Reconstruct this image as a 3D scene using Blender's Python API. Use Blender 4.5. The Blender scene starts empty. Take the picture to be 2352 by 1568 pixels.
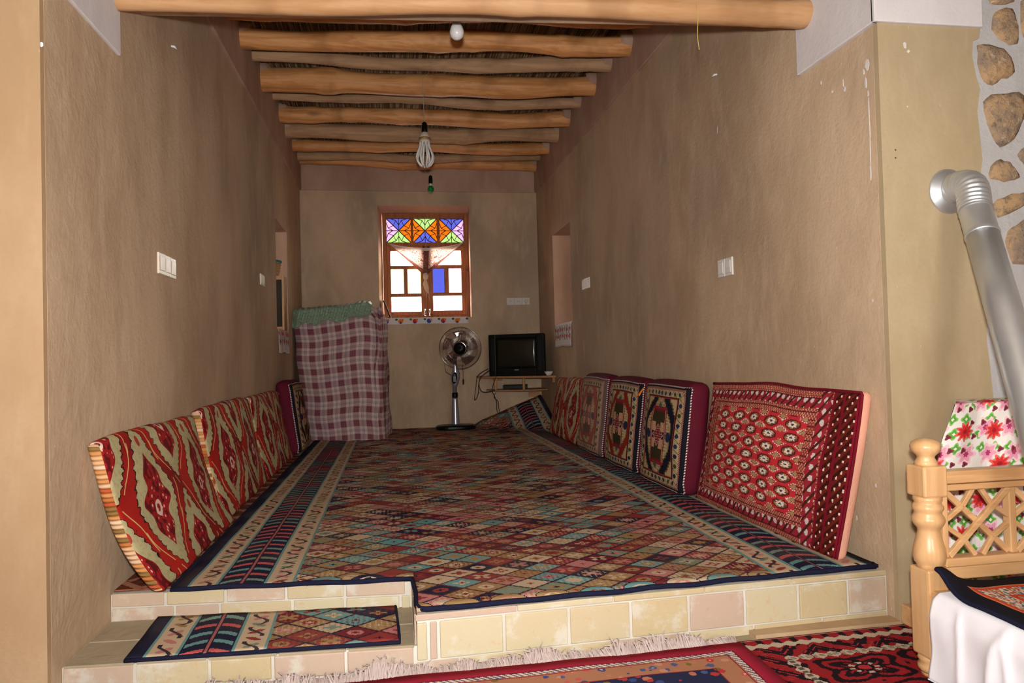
import bpy, bmesh, math, random
from mathutils import Vector, Matrix
sc = bpy.context.scene
col = sc.collection
R = random.Random(7)
PI = math.pi
# ------------------------------------------------------------------ camera
CAM = Vector((.9533, -2.1734, .759)); YAW, PITCH, ROLL, FPX = .165, .022, -.0266, 1645.8
_f = Vector((math.sin(YAW)*math.cos(PITCH), math.cos(YAW)*math.cos(PITCH), math.sin(PITCH)))
_r0 = Vector((math.cos(YAW), -math.sin(YAW), 0)); _u0 = _r0.cross(_f)
_r = _r0*math.cos(ROLL)+_u0*math.sin(ROLL); _u = _u0*math.cos(ROLL)-_r0*math.sin(ROLL)
cd = bpy.data.cameras.new('camera'); cam = bpy.data.objects.new('camera', cd); col.objects.link(cam)
cd.sensor_width = 36; cd.lens = 36*FPX/2352; cd.clip_start = .02
cam.matrix_world = Matrix(((_r.x, _u.x, -_f.x, CAM.x), (_r.y, _u.y, -_f.y, CAM.y), (_r.z, _u.z, -_f.z, CAM.z), (0, 0, 0, 1)))
sc.camera = cam
def hit(ax, val, px, py):      # photo pixel -> point on the plane axis = val
    d = _f+_r*((px-1176)/FPX)-_u*((py-784)/FPX); t = (val-CAM[ax])/d[ax]; return CAM+d*t
hx = lambda px, py, v: hit(0, v, px, py)
hy = lambda px, py, v: hit(1, v, px, py)
hz = lambda px, py, v=0: hit(2, v, px, py)
# ------------------------------------------------------------------ daylight, flash, exposure
w = bpy.data.worlds.new('daylight'); sc.world = w; w.use_nodes = True
w.node_tree.nodes['Background'].inputs[0].default_value = (1, .97, .93, 1)
w.node_tree.nodes['Background'].inputs[1].default_value = 22.0
fl = bpy.data.lights.new('camera_flash', 'SPOT'); fl.energy = 345; fl.spot_size = math.radians(158); fl.spot_blend = 1.0
fl.shadow_soft_size = .03; fl.color = (1, .975, .92)
flo = bpy.data.objects.new('camera_flash', fl); col.objects.link(flo)
_fd = (_f+Vector((0, 0, .14))).normalized()
flo.matrix_world = Matrix.Translation(CAM+_u*.13-_f*.02) @ (-_fd).to_track_quat('Z', 'Y').to_matrix().to_4x4()
sc.view_settings.view_transform = 'Standard'; sc.view_settings.look = 'None'
sc.view_settings.exposure = 0.0; sc.view_settings.gamma = 1; sc.view_settings.use_curve_mapping = False
# ------------------------------------------------------------------ node expressions
NT = None
class E:
    def __init__(s, sock): s.s = sock
    def __add__(a, b): return M('ADD', a, b)
    __radd__ = __add__
    def __sub__(a, b): return M('SUBTRACT', a, b)
    def __rsub__(a, b): return M('SUBTRACT', b, a)
    def __mul__(a, b): return M('MULTIPLY', a, b)
    __rmul__ = __mul__
    def __truediv__(a, b): return M('DIVIDE', a, b)
    def __neg__(a): return M('MULTIPLY', a, -1.0)
    def __lt__(a, b): return M('LESS_THAN', a, b)
    def __gt__(a, b): return M('GREATER_THAN', a, b)
    def __abs__(a): return M('ABSOLUTE', a)
    def __pow__(a, b): return M('POWER', a, b)
def _set(sock, v):
    if isinstance(v, E): NT.links.new(v.s, sock)
    elif isinstance(v, tuple): sock.default_value = v if len(v) == len(sock.default_value) else v+(1,)
    else: sock.default_value = v
def M(op, a, b=None, c=None):
    n = NT.nodes.new('ShaderNodeMath'); n.operation = op
    for i, v in enumerate((a, b, c)):
        if v is not None: _set(n.inputs[i], v)
    return E(n.outputs[0])
flr = lambda a: M('FLOOR', a)
frc = lambda a: M('FRACT', a)
sin = lambda a: M('SINE', a)
cos = lambda a: M('COSINE', a)
mn = lambda a, b: M('MINIMUM', a, b)
mx = lambda a, b: M('MAXIMUM', a, b)
hyp = lambda a, b: M('SQRT', a*a+b*b)
atan = lambda y, x: M('ARCTAN2', y, x)
band = lambda x, a, b: (x > a)*(x < b)
NOT = lambda a: 1.0-a
tri = lambda x: abs(frc(x)-.5)*2.0
def sep(v):
    n = NT.nodes.new('ShaderNodeSeparateXYZ'); NT.links.new(v.s, n.inputs[0]); return E(n.outputs[0]), E(n.outputs[1]), E(n.outputs[2])
def vec(x, y=0., z=0.):
    n = NT.nodes.new('ShaderNodeCombineXYZ')
    for i, v in enumerate((x, y, z)): _set(n.inputs[i], v)
    return E(n.outputs[0])
def coord(kind):
    n = NT.nodes.new('ShaderNodeTexCoord'); return E(n.outputs[kind])
def UV():
    x, y, z = sep(coord('UV')); return x, y
def orand():
    n = NT.nodes.new('ShaderNodeObjectInfo'); return E(n.outputs['Random'])
def noise(v, scale=5., detail=2., rough=.5, dist=0.):
    n = NT.nodes.new('ShaderNodeTexNoise'); NT.links.new(v.s, n.inputs['Vector'])
    for k, q in (('Scale', scale), ('Detail', detail), ('Roughness', rough), ('Distortion', dist)): n.inputs[k].default_value = q
    return E(n.outputs[0])
def wn(x, y, z=0.):
    n = NT.nodes.new('ShaderNodeTexWhiteNoise'); n.noise_dimensions = '3D'; NT.links.new(vec(x, y, z).s, n.inputs['Vector']); return E(n.outputs['Value'])
def voro(v, scale=5., rnd=1.):
    n = NT.nodes.new('ShaderNodeTexVoronoi'); NT.links.new(v.s, n.inputs['Vector']); n.inputs['Scale'].default_value = scale; n.inputs['Randomness'].default_value = rnd
    return E(n.outputs['Distance']), E(n.outputs['Color'])
def mix(f, a, b):
    n = NT.nodes.new('ShaderNodeMix'); n.data_type = 'RGBA'; n.clamp_factor = True
    _set(n.inputs[0], f); _set(n.inputs[6], a); _set(n.inputs[7], b); return E(n.outputs[2])
def mix2(f, a, b): return a+(b-a)*f
def pal(r, cols):
    n = NT.nodes.new('ShaderNodeValToRGB'); n.color_ramp.interpolation = 'CONSTANT'; cr = n.color_ramp
    while len(cr.elements) < len(cols): cr.elements.new(.5)
    for i, c in enumerate(cols): cr.elements[i].position = i/len(cols); cr.elements[i].color = c+(1,)
    _set(n.inputs[0], r); return E(n.outputs[0])
def smooth(x, a, b):
    n = NT.nodes.new('ShaderNodeMapRange'); n.interpolation_type = 'SMOOTHSTEP'; _set(n.inputs[0], x); n.inputs[1].default_value = a; n.inputs[2].default_value = b
    return E(n.outputs[0])
def h(s):
    f = lambda c: c/12.92 if c <= .04045 else ((c+.055)/1.055)**2.4
    return tuple(f(int(s[i:i+2], 16)/255) for i in (0, 2, 4))
def material(name, fn=None, rough=.85, spec=.3, metal=0., bump=.3, bdist=.01, sheen=0., coat=0., transl=0., alpha=None, emit=None):
    global NT
    m = bpy.data.materials.new(name); m.use_nodes = True; NT = m.node_tree
    b = NT.nodes['Principled BSDF']; b.inputs['Roughness'].default_value = rough; b.inputs['Specular IOR Level'].default_value = spec
    b.inputs['Metallic'].default_value = metal; b.inputs['Sheen Weight'].default_value = sheen; b.inputs['Coat Weight'].default_value = coat
    r = fn() if callable(fn) else fn; hgt = None
    if isinstance(r, tuple) and not isinstance(r[0], float) and len(r) == 2: r, hgt = r
    _set(b.inputs['Base Color'], r)
    if hgt is not None:
        bn = NT.nodes.new('ShaderNodeBump'); bn.inputs['Strength'].default_value = bump; bn.inputs['Distance'].default_value = bdist
        _set(bn.inputs['Height'], hgt); NT.links.new(bn.outputs[0], b.inputs['Normal'])
    if transl:
        t = NT.nodes.new('ShaderNodeBsdfTranslucent'); _set(t.inputs[0], r); mm = NT.nodes.new('ShaderNodeMixShader'); mm.inputs[0].default_value = transl
        NT.links.new(b.outputs[0], mm.inputs[1]); NT.links.new(t.outputs[0], mm.inputs[2]); NT.links.new(mm.outputs[0], NT.nodes['Material Output'].inputs[0])
    return m
def glass(name, c, gloss=.03):
    m = bpy.data.materials.new(name); m.use_nodes = True; nt = m.node_tree; nt.nodes.clear()
    o = nt.nodes.new('ShaderNodeOutputMaterial'); t = nt.nodes.new('ShaderNodeBsdfTransparent'); g = nt.nodes.new('ShaderNodeBsdfGlossy'); x = nt.nodes.new('ShaderNodeMixShader')
    t.inputs[0].default_value = tuple(q**.5 for q in c)+(1,); g.inputs['Roughness'].default_value = .0; x.inputs[0].default_value = gloss
    nt.links.new(t.outputs[0], x.inputs[1]); nt.links.new(g.outputs[0], x.inputs[2]); nt.links.new(x.outputs[0], o.inputs[0]); return m
# ------------------------------------------------------------------ materials
OB = lambda: coord('Object')
def plaster(base, dark, light, flecks=1.0):
    def fn():
        p = OB(); x, y, z = sep(p)
        n1 = noise(vec(x, y, z*.55), 1.7, 5, .62); n2 = noise(p, 70, 3, .6); n3 = noise(vec(x, y, z*.30), 11, 3, .6); n4 = noise(vec(x+5., y, z*.6), .8, 3, .55)
        c = mix(smooth(n1, .34, .66), dark, base)
        c = mix(smooth(n4, .50, .66)*.33*flecks, c, h('94867a'))
        c = mix(smooth(n3, .52, .72)*.28, c, light)
        c = mix(smooth(n2, .45, .75)*.25, c, dark)
        d, q = voro(vec(x, y, z*.45), 26.); qx, qy, qz = sep(q)
        c = mix((d < .05)*(qx > .55)*.7*flecks, c, h('e8d9bd'))
        big = noise(vec(x*7, y*7, z*1.1), 3.3, 3, .7)
        c = mix(smooth(big, .74, .80)*.45*flecks, c, h('dcd3c6'))
        return c, noise(p, 18, 4, .65)+n2*.35
    return fn
m_mud = material('mud_plaster', plaster(h('ceb598'), h('b49b80'), h('d9c5ab')), .95, .1, bump=.5, bdist=.008)
m_mud2 = material('smooth_mud_plaster', plaster(h('b89c7c'), h('a98b6a'), h('c4a98a'), .3), .95, .1, bump=.3, bdist=.006)
m_mud3 = material('greyish_mud_plaster', plaster(h('b4a283'), h('a69272'), h('c0b092'), .3), .95, .1, bump=.3, bdist=.006)
m_mortgrey = material('grey_gypsum_mortar', plaster(h('bebcbc'), h('aeacac'), h('c8c6c6'), .1), .9, .15, bump=.5, bdist=.012)
m_frieze = material('pink_frieze_plaster', plaster(h('c0a391'), h('a98a78'), h('cdb4a4'), .2), .95, .1, bump=.3, bdist=.006)
m_white = material('white_gypsum', plaster(h('dcd8da'), h('cfcacb'), h('e6e4e6'), .1), .9, .15, bump=.3, bdist=.006)
m_niche = material('niche_plaster', plaster(h('d9b39a'), h('c69f86'), h('e2c4b0'), .1), .95, .1, bump=.2, bdist=.005)
def _tile():
    p = OB(); r = orand(); x, y, z = sep(p)
    c = pal(r, [h('beae8e'), h('bcaa86'), h('bca692'), h('c0b496'), h('b9a290'), h('beb090')])
    n = noise(vec(x+r*9., y, z), 9, 4, .65)
    c = mix(smooth(n, .52, .66)*.75, c, h('cbc6ba')); c = mix(smooth(noise(vec(x, y+r*5., z), 40, 2), .62, .72)*.35, c, h('c0946c'))
    return c, noise(p, 45, 3)
m_tile = material('glazed_brick_tile', _tile, .6, .35, bump=.25, bdist=.004)
m_mortar = material('pale_mortar', plaster(h('d2cdc4'), h('c4bbad'), h('d6d2cb'), .1), .95, .1, bump=.4, bdist=.005)
def _screed():
    p = OB(); n = noise(p, 6, 4, .6); return mix(n, h('b3a58c'), h('8d8069')), noise(p, 40, 3)
m_screed = material('grey_screed', _screed, .9, .2)
def wood(a, b, k, scale=1., axis=0, gloss=.45, knots=1.):
    def fn():
        p = OB(); x, y, z = sep(p); q = (x, y, z); s = [1., 1., 1.]; s[axis] = .07
        v = vec(x*s[0], y*s[1], z*s[2]); r = orand()
        n = noise(v+0. if False else v, 26*scale, 4, .62, .6); n2 = noise(p, 3.1, 3, .6)
        c = mix(smooth(n, .35, .68), a, b); c = mix(smooth(n2, .52, .72)*.55, c, k)
        d, _ = voro(vec(x*(.35 if axis == 0 else 1.), y*(.35 if axis == 1 else 1.), z), 5.2); c = mix((smooth(d, .16, .04))*.7*knots, c, k)
        c = mix(r*.35, c, b)
        return c, n
    return fn
m_log = material('peeled_log', wood(h('efb277'), h('cb8a50'), h('91602f')), .5, .35, bump=.35, bdist=.006)
m_loggrey = material('weathered_log', wood(h('d2ac88'), h('b08c6a'), h('866248')), .7, .25, bump=.35, bdist=.006)
m_loglintel = material('pale_peeled_log', wood(h('c49a72'), h('b38559'), h('8a5f3a')), .55, .3, bump=.3, bdist=.005)
m_pine = material('varnished_pine', wood(h('d8ae7e'), h('c69868'), h('ab784a'), 1.2, 2, knots=.4), .35, .4, bump=.08, coat=.25)
m_pinex = material('varnished_pine_rail', wood(h('d4a97a'), h('bf9060'), h('a0703f'), 1.2, 0, knots=.5), .35, .4, bump=.08, coat=.25)
m_winwood = material('brown_window_wood', wood(h('b9713f'), h('8f5028'), h('6e3c20'), 2., 2), .55, .3, bump=.2)
m_shelfwood = material('chipboard_shelf', wood(h('b98a5c'), h('a2744a'), h('7d5735'), 2., 0), .6, .3, bump=.1)
def _reed():
    p = OB(); x, y, z = sep(p); r = wn(flr(x*110.), 3.); n = noise(vec(x*40., y*3., z), 3, 3)
    c = pal(r, [h('6e5032'), h('8a6a44'), h('5a3f28'), h('a4865c'), h('725638'), h('93734a')]); return mix(smooth(n, .5, .8)*.6, c, h('4a3423'))
m_reed = material('dry_reed', _reed, .7, .2)
def _stone():
    p = OB(); r = orand(); x, y, z = sep(p); q = vec(x+r*7., y, z+r*3.)
    n = noise(q, 9, 5, .65); n2 = noise(q, 38, 4, .7); c = mix(smooth(n, .35, .65), h('857568'), h('b3936e'))
    c = mix(smooth(n2, .5, .7)*.7, c, h('5a5049')); c = mix(smooth(noise(q, 22, 3), .62, .72)*.5, c, h('d8c4a4')); return c, n+n2*.6
m_stone = material('field_stone', _stone, .85, .25, bump=.8, bdist=.02)
m_floor2 = material('outer_floor_cement', _screed, .8, .2)
plain = lambda n, c, rough=.6, spec=.4, metal=0., coat=0.: material(n, lambda: mix(noise(OB(), 60, 2)*.12, h(c), (0., 0., 0.)), rough, spec, metal, coat=coat)
m_black = plain('black_plastic', '0e0d0e', .35, .15); m_black2 = plain('dark_charcoal_plastic', '141415', .5, .15)
m_tvglass = plain('dark_screen_glass', '24221a', .12, .4); m_silver = plain('silver_plastic', 'a6a4ae', .3, .5, .5)
m_chrome = plain('chrome_wire', 'c4bfb8', .18, .6, 1.); m_zinc = material('galvanised_steel', lambda: (mix(noise(vec(*sep(OB())), 14, 3)*.6, h('dde2e6'), h('b4bcc2')), noise(OB(), 6, 2)), .40, .5, .8, bump=.12, bdist=.008)
m_plate = plain('ivory_switch_plastic', 'e4dccd', .25, .5); m_platew = plain('white_socket_plastic', 'ddd9d4', .3, .5)
m_opal = plain('opal_bulb_glass', 'e9e9ea', .25, .5); m_cfl = plain('white_tube_glass', 'e8e6e4', .2, .5); m_ceram = plain('cream_ceramic', 'd9d2bd', .35, .5)
m_gold = plain('gold_print_band', 'b4864a', .4, .5, .4); m_green = plain('green_bulb_glass', '0b8a45', .2, .5); m_cord = plain('pale_cord', 'b9aa98', .6); m_blackcord = plain('black_cord', '231d1a', .5)
m_bowl = plain('white_porcelain', 'eeeeee', .3, .5); m_hole = plain('dark_screw_hole', '2d2119', .9); m_yellowthread = plain('yellow_thread', 'c9b064', .8)
m_blade = glass('smoked_fan_blade', (.55, .45, .47), .10)
m_maroon = material('maroon_velvet', lambda: (mix(noise(OB(), 4, 3), h('4d0a1c'), h('651129')), noise(OB(), 300, 2)), .8, .2, bump=.15, bdist=.002)
m_twist = material('white_twisted_cord', lambda: mix(sep(OB())[2] > -9., h('e6dcd0'), h('e6dcd0')) if False else mix(frc((sep(OB())[1]+sep(OB())[2])*70.) > .5, h('ece4da'), h('5d2030')), .8)
m_lining = material('pink_lining', lambda: (mix(noise(OB(), 5, 3), h('e2ab94'), h('d5967f')), noise(OB(), 60, 3)), .9, .1)
m_orange = plain('orange_cloth', 'f08a18', .8)
# ---- woven patterns
NAVY, RED, GOLD, TEAL, CREAM, PINK, GRN, DRED = h('1e1f38'), h('8e3834'), h('a07f56'), h('6a9797'), h('c4ae92'), h('bd7b78'), h('7f8a74'), h('74232a')
def carpet(W, snap=.0045):
    def fn():
        u0, v0 = UV(); u = (flr(u0/snap)+.5)*snap; v = (flr(v0/snap)+.5)*snap
        cu, cv = .148, .112
        a = u/cu+v/cv; b = u/cu-v/cv; ia, ib = flr(a), flr(b); fa, fb = frc(a)-.5, frc(b)-.5
        # colours repeat along diagonals, as in the weave: id from folded indices
        r1 = wn(ia, ib, 1.); r2 = wn(ia, ib, 2.); r3 = wn(ia, ib, 3.); r4 = wn(ia, ib, 4.)
        c1 = pal(r1, [RED, NAVY, GOLD, TEAL, CREAM, PINK, RED, GOLD, CREAM, TEAL, DRED, NAVY, PINK, GRN])
        c2 = pal(r2, [CREAM, GOLD, PINK, TEAL, CREAM, RED, GOLD, RED]); c3 = pal(r3, [NAVY, RED, GOLD, DRED, CREAM])
        dx, dy = fa+fb, fa-fb; rr = hyp(dx, dy); th = atan(dy, dx)
        oct_ = (rr < .36)*(r4 < .3)
        flo = (rr < cos(th*4.)*.11+.30)*band(r4, .3, .7); crs = (mn(abs(fa), abs(fb)) < .085)*(mx(abs(fa), abs(fb)) < .34)*(r4 > .7)
        c = mix(oct_+flo+crs, c1, c2); c = mix((rr < cos(th*4.)*.05+.13), c, c3)
        dots = (hyp(frc(dx*4.)-.5, frc(dy*4.)-.5) < .26)*(mx(abs(fa), abs(fb)) < .40)*(rr > .18); c = mix(dots*(r3 > .35)*.85, c, c3)
        c = mix(mx(abs(fa), abs(fb)) > .450, c, mix(r2 > .5, NAVY, h('5a2a30')))
        # half rounds along the cut front edge
        if W < 5.:
            vv = v-mix2(u > .805, .415-u*.1125, .012+(u-.8)*.039); gx = u/.145; rr2 = hyp((frc(gx)-.5)*.145, vv); sc_ = wn(flr(gx), 11.)
            c = mix(rr2 < .060, c, NAVY); c = mix(rr2 < .056, c, pal(sc_, [TEAL, CREAM, RED, NAVY, TEAL, GOLD])); c = mix((rr2 < .030)*(hyp((frc(gx)-.5)*.145, vv-.012) > .012), c, pal(wn(flr(gx), 12.), [GOLD, NAVY, PINK, CREAM, RED]))
        # side borders
        e = mn(u, W-u)
        def stripe(x0, x1, per):
            s = (e-x0)/(x1-x0); t = v/per; vine = abs(s-.5-sin(t*2*PI)*.27) < .085
            leaf = hyp((s-.5+sin(t*2*PI)*.22)*1.3, (frc(t*2.+.5)-.5)*.9) < .27
            lc = pal(wn(flr(t*2.+.5), x0*50.), [GOLD, PINK, GRN, RED, GOLD, PINK])
            k = mix(leaf, CREAM, lc); k = mix(vine*(wn(flr(t*6.), 7.) > .25), k, h('3a2c33')); return k
        bn = mix(e < .068, CREAM, NAVY)
        c = mix(e < .405, c, TEAL); c = mix(e < .395, c, stripe(.312, .395, .115)); c = mix(e < .312, c, TEAL); c = mix(e < .300, c, NAVY)
        s = (e-.225)/.075; t = v/.068; hk = (abs(frc(t)-.70+s*s*.5) < .18)*(abs(s) > .10)
        hc = pal(wn(flr(t), 5.), [h('c25a5a'), h('79968a'), h('c25a5a'), TEAL, h('c25a5a'), GRN])
        inb = band(e, .155, .295); c = mix(inb*hk*(abs(s) < .95), c, hc); c = mix(inb*(abs(s) < .045), c, h('a8605c'))
        c = mix(e < .150, c, TEAL); c = mix(e < .140, c, stripe(.060, .140, .13)); c = mix(e < .060, c, TEAL); c = mix(e < .050, c, NAVY)
        wv = noise(vec(u0, v0, 0.), 420, 1); c = mix((wv > .62)*.22, c, (.02, .02, .03)); c = mix(smooth(noise(vec(u0, v0, 0.), 3., 3), .4, .7)*.18, c, h('8f7a63'))
        return c, wv
    return fn
m_carpet = material('lozenge_carpet', carpet(2.40), .95, .1, bump=.35, bdist=.003, sheen=0.)
m_stepmat = material('lozenge_step_mat', carpet(9.), .95, .1, bump=.35, bdist=.003, sheen=0.)
m_navybind = plain('navy_binding', '1d1e34', .9, .1)
def damask():
    u, v = UV(); P, Q = .56, .60; DR, LR, CM, OL = h('7d0f12'), h('ad1f18'), h('b7ae84'), h('b9a678')
    sn = noise(vec(u, v, 0.), 2.2, 2); red = mix(smooth(sn, .45, .65), LR, DR)
    c = red
    jit = (noise(vec(u, v, 0.), 30, 3, .7)-.5)
    def og(ox, oy, c):
        x = (frc(u/P+ox)-.5)*P; y = (frc(v/Q+oy)-.5)*Q; ax = abs(x); yn = y/(.47*Q); yy = abs(yn)
        w_ = (1.0-yy**1.7)*.146*mx(1.0-yn*.22, .0); saw = tri(y*34.+ax*9.)*.013-.006+jit*.045; ed = w_+saw-ax
        c = mix((ed > -.007)*(ed < .0)*(yy < 1.0), c, h('2a1512')); c = mix((ed > 0.)*(yy < .97), c, mix(smooth(noise(vec(x*1., y, 0.), 60, 2), .52, .6)*.35, CM, h('8f8a5a')))
        y2 = (y+.02)/(.30*Q); w2 = (1.0-y2*y2)*.090*(cos(y2*10.)*.20+1.0); m2 = w2-ax; med = (m2 > 0.)*(abs(y2) < 1.)
        vd, _ = voro(vec(x*1., y*.8, ox*3.), 46.); k = mix(vd < .24, h('9c1a1c'), h('d8b7a2')); k = mix((vd > .62), k, h('5d1014')); k = mix((hyp(x*1.3, y+.05) < .032)*(hyp(x*1.3, y+.05) > .016), k, h('d9bfae')); k = mix(m2 < .007, k, h('8a1216'))
        c = mix(med, c, k)
        c = mix((hyp(x*1.4, y-.205) < .02), c, h('a43a30'))
        tn = (abs(w_-ax+.040+sin(y*34.)*.008) < .0035)*(noise(vec(x, y, 4.), 7, 1) > .5); c = mix(tn*(yy < 1.4), c, h('d9b274')); return c
    c = og(0., 0., c); c = og(.5, .5, c)
    return c, noise(vec(u, v, 0.), 250, 1)
m_damask = material('red_damask', damask, .8, .2, bump=.2, bdist=.003, sheen=0.)
def stripes():
    u, v = UV(); r = wn(flr(v*62.), 2.); c = pal(r, [h('c98a52'), h('b4552f'), h('d8a878'), h('8a6a3a'), h('d7b08e'), h('b8703c'), h('e0bd9c')]); return c, sin(v*62.*2*PI)
m_stripe = material('striped_gusset', stripes, .85, .2, bump=.6, bdist=.006)
def kilim(fc, wash=0.):
    def fn():
        u0, v0 = UV(); W, H = .60, .57; q = .006; u = (flr(u0/q)+.5)*q; v = (flr(v0/q)+.5)*q
        X = abs(u/W-.5)*2.; Y = abs(v/H-.5)*2.; CR, BK, OLV = h('b8a27c'), h('1b1a22'), h('3b331d')
        c = BK
        dot = (frc(v0*90.) > .5)
        c = mix((X < .93)*(Y < .95), BK, mix(frc((u0+v0)*80.) > .5, h('6a1822'), h('b98a78')))
        inb = (X < .88)*(Y < .92); c = mix(inb, c, CR)
        along = mix((Y > .78), vec(v, 0., 0.), vec(u, 0., 0.)); al, _, _ = sep(along); t = al/.055
        cc = mix(Y > .78, vec((X-.78)/.10, 0., 0.), vec((Y-.85)/.07, 0., 0.)); cs, _, _ = sep(cc)
        mot = hyp((frc(t)-.5)*1.7, cs*.75) < .42; mc = pal(wn(flr(t), 3.), [h('7c2a22'), h('1f2546'), h('34502e'), h('8e3a24'), h('27355c'), h('3d4a28')])
        zig = abs(frc(t*1.+cs*.3)-.02) < .07
        c = mix(inb*zig, c, h('4d5a3c')); c = mix(inb*mot, c, mc)
        c = mix((X < .70)*(Y < .80), c, h('451019')); c = mix((X < .67)*(Y < .775), c, h('8e3832')); inn = (X < .64)*(Y < .75)
        c = mix(inn, c, CR)     # corner triangles are cream
        x = X/.64; y = Y/.75; yq = flr(y*13.)/13.; st = mx(yq-.30, 0.)/.70
        e = 1.22-st*.66-x
        c = mix(inn*(e > -.03), c, h('6b5422')); c = mix(inn*(e > .04), c, fc)
        hexm = e > .36; hc = mix((hyp(frc(u*60.)-.5, frc(v*60.)-.5) < .22), h('bfa980'), h('65523c')); c = mix(inn*hexm, c, h('7a6838')); c = mix(inn*(e > .40), c, hc)
        ln = (frc(e*9.) < .2)*(y > .6); c = mix(inn*(e > .40)*ln, c, h('85703f'))
        oc = mn(.47-x, (.98-(x*.9+y*.80))*.7); oc = mn(oc, .70-y)
        c = mix(inn*(oc > -.06)*(oc < 0.), c, h('8b2a2c')); c = mix(inn*(oc > 0.), c, h('c9b08e')); c = mix(inn*(oc > .025), c, h('7a1f26'))
        c = mix(inn*(oc > .07), c, mix(band(y, .10, .34)*(x > .16), OLV, h('c99a7c'))); c = mix(inn*(oc > .07)*(y < .10), c, h('26233a'))
        dm = x*1.6+y*1.9; c = mix(inn*(dm < .58), c, h('cfa58c')); c = mix(inn*(dm < .52), c, mix(hyp(frc(u*70.)-.5, frc(v*70.)-.5) < .3, h('6a1a22'), h('c4877a')))
        c = mix(inn*(hyp((x-.72)*.8, y) < .13), c, h('2a2c50')); c = mix(inn*(hyp(x*1.2, (y-.80)) < .10), c, h('3f5a48'))
        if wash: c = mix(wash, c, h('b08a80'))
        return c, noise(vec(u0, v0, 0.), 300, 1)
    return fn
m_kil_navy = material('navy_medallion_pile', kilim(h('17182a')), .9, .1, bump=.25, bdist=.003)
m_kil_red = material('red_medallion_pile', kilim(h('8e2418')), .9, .1, bump=.25, bdist=.003)
m_kil_pale = material('faded_red_medallion_pile', kilim(h('a83a2c'), .28), .9, .1, bump=.25, bdist=.003)
def bokhara():
    u0, v0 = UV(); q = .0042; u = (flr(u0/q)+.5)*q; v = (flr(v0/q)+.5)*q; W, H = 1.18, .60
    RD, BR, WH, DK = h('c8323a'), h('8c3a34'), h('eadccf'), h('521220')
    L = u; Rr = W-u; B = v; T = H-v
    c = RD
    # field guls
    x0, x1, y0, y1 = .275, 1.02, .115, .485
    gx = (u-x0)/((x1-x0)/5.); gy = (v-y0)/((y1-y0)/7.)
    fx, fy = frc(gx)-.5, frc(gy)-.5; ax, ay = abs(fx), abs(fy)
    g = mx(mx(ax*1.05, ay*.95), (ax+ay)*.72)
    c = mix(g < .36, c, h('5e1c22')); c = mix(g < .29, c, mix((fx*fy > 0.), h('a87a4c'), h('6a4a38'))); c = mix((ax+ay*.8 < .20)+(abs(ax-ay) < .05)*(g < .24), c, WH); c = mix(g < .07, c, h('4a3848'))
    fx2, fy2 = frc(gx+.5)-.5, frc(gy+.5)-.5; g2 = abs(fx2)+abs(fy2)
    c = mix((g2 < .34)*(g2 > .24)*(hyp(frc(fx2*11.)-.5, frc(fy2*11.)-.5) < .40), c, WH); c = mix((g2 < .23), c, mix((mn(abs(fx2), abs(fy2)) < .05)+(abs(abs(fx2)-abs(fy2)) < .04), h('7a2a2c'), h('b08a64')))
    # frames
    d = mn(mn(L*.48-.0, Rr), mn(B, T))
    ex = mn(Rr, mn(B, T)); nearside = L
    fr = 1.0-(u > x0-.01)*(u < x1+.01)*(v > y0-.01)*(v < y1+.01)
    zz = hyp(frc((u+v)*62.)-.5, frc((u-v)*62.)-.5) < .27
    c = mix(fr, c, mix(zz, h('9a4438'), h('dba88c')))
    line = (frc(ex*36.) < .16); c = mix(fr*line, c, h('5e1626'))
    mid = fr*band(ex, .035, .072)+(L > .155)*(L < .222)*fr
    tw = frc(v*19.+u*19.)
    c = mix(mid, c, h('a02a38')); c = mix(mid*(hyp((frc(u*24.)-.5), (frc(v*24.)-.5)) < .30), c, h('d9c9c6')); c = mix(mid*(tw < .28), c, h('4c2418'))
    side = (L < .145); c = mix(side, c, mix(hyp(frc((u+v)*24.)-.5, frc((u-v)*24.)-.5) < .17, mix(frc((u+v)*24.) < .5, h('3d130f'), h('68201a')), h('e8c8b4')))
    c = mix(side*(abs(L-.085) < .007)+side*(abs(L-.14) < .006)+side*(L < .016), c, h('7a1226'))
    return c, noise(vec(u0, v0, 0.), 300, 1)
m_bokhara = material('red_gul_pile', bokhara, .9, .1, bump=.3, bdist=.003, sheen=0.)
def plaid():
    u, v = UV()
    def st(t):
        t = frc(t/.128); d = (abs(t-.66) < .014)+(abs(t-.72) < .014)+(abs(t-.79) < .014); r = (abs(t-.10) < .02)+(abs(t-.22) < .02)+(abs(t-.34) < .02)
        return (t < .46)*(.8+r*.2), d
    a, al = st(u); b, bl = st(v)
    c = mix((a+b)*.5, h('d2bcb8'), h('701a3a')); c = mix((al+bl)*.5, c, h('35304a')); return c, noise(vec(u, v, 0.), 200, 1)
m_plaid = material('plaid_cotton', plaid, .9, .1, bump=.15, bdist=.003)
m_satin = material('green_crushed_satin', lambda: (mix(noise(OB(), 38, 3), h('9db19a'), h('6c8a74')), noise(OB(), 45, 3)), .4, .5, bump=.6, bdist=.012)
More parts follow.
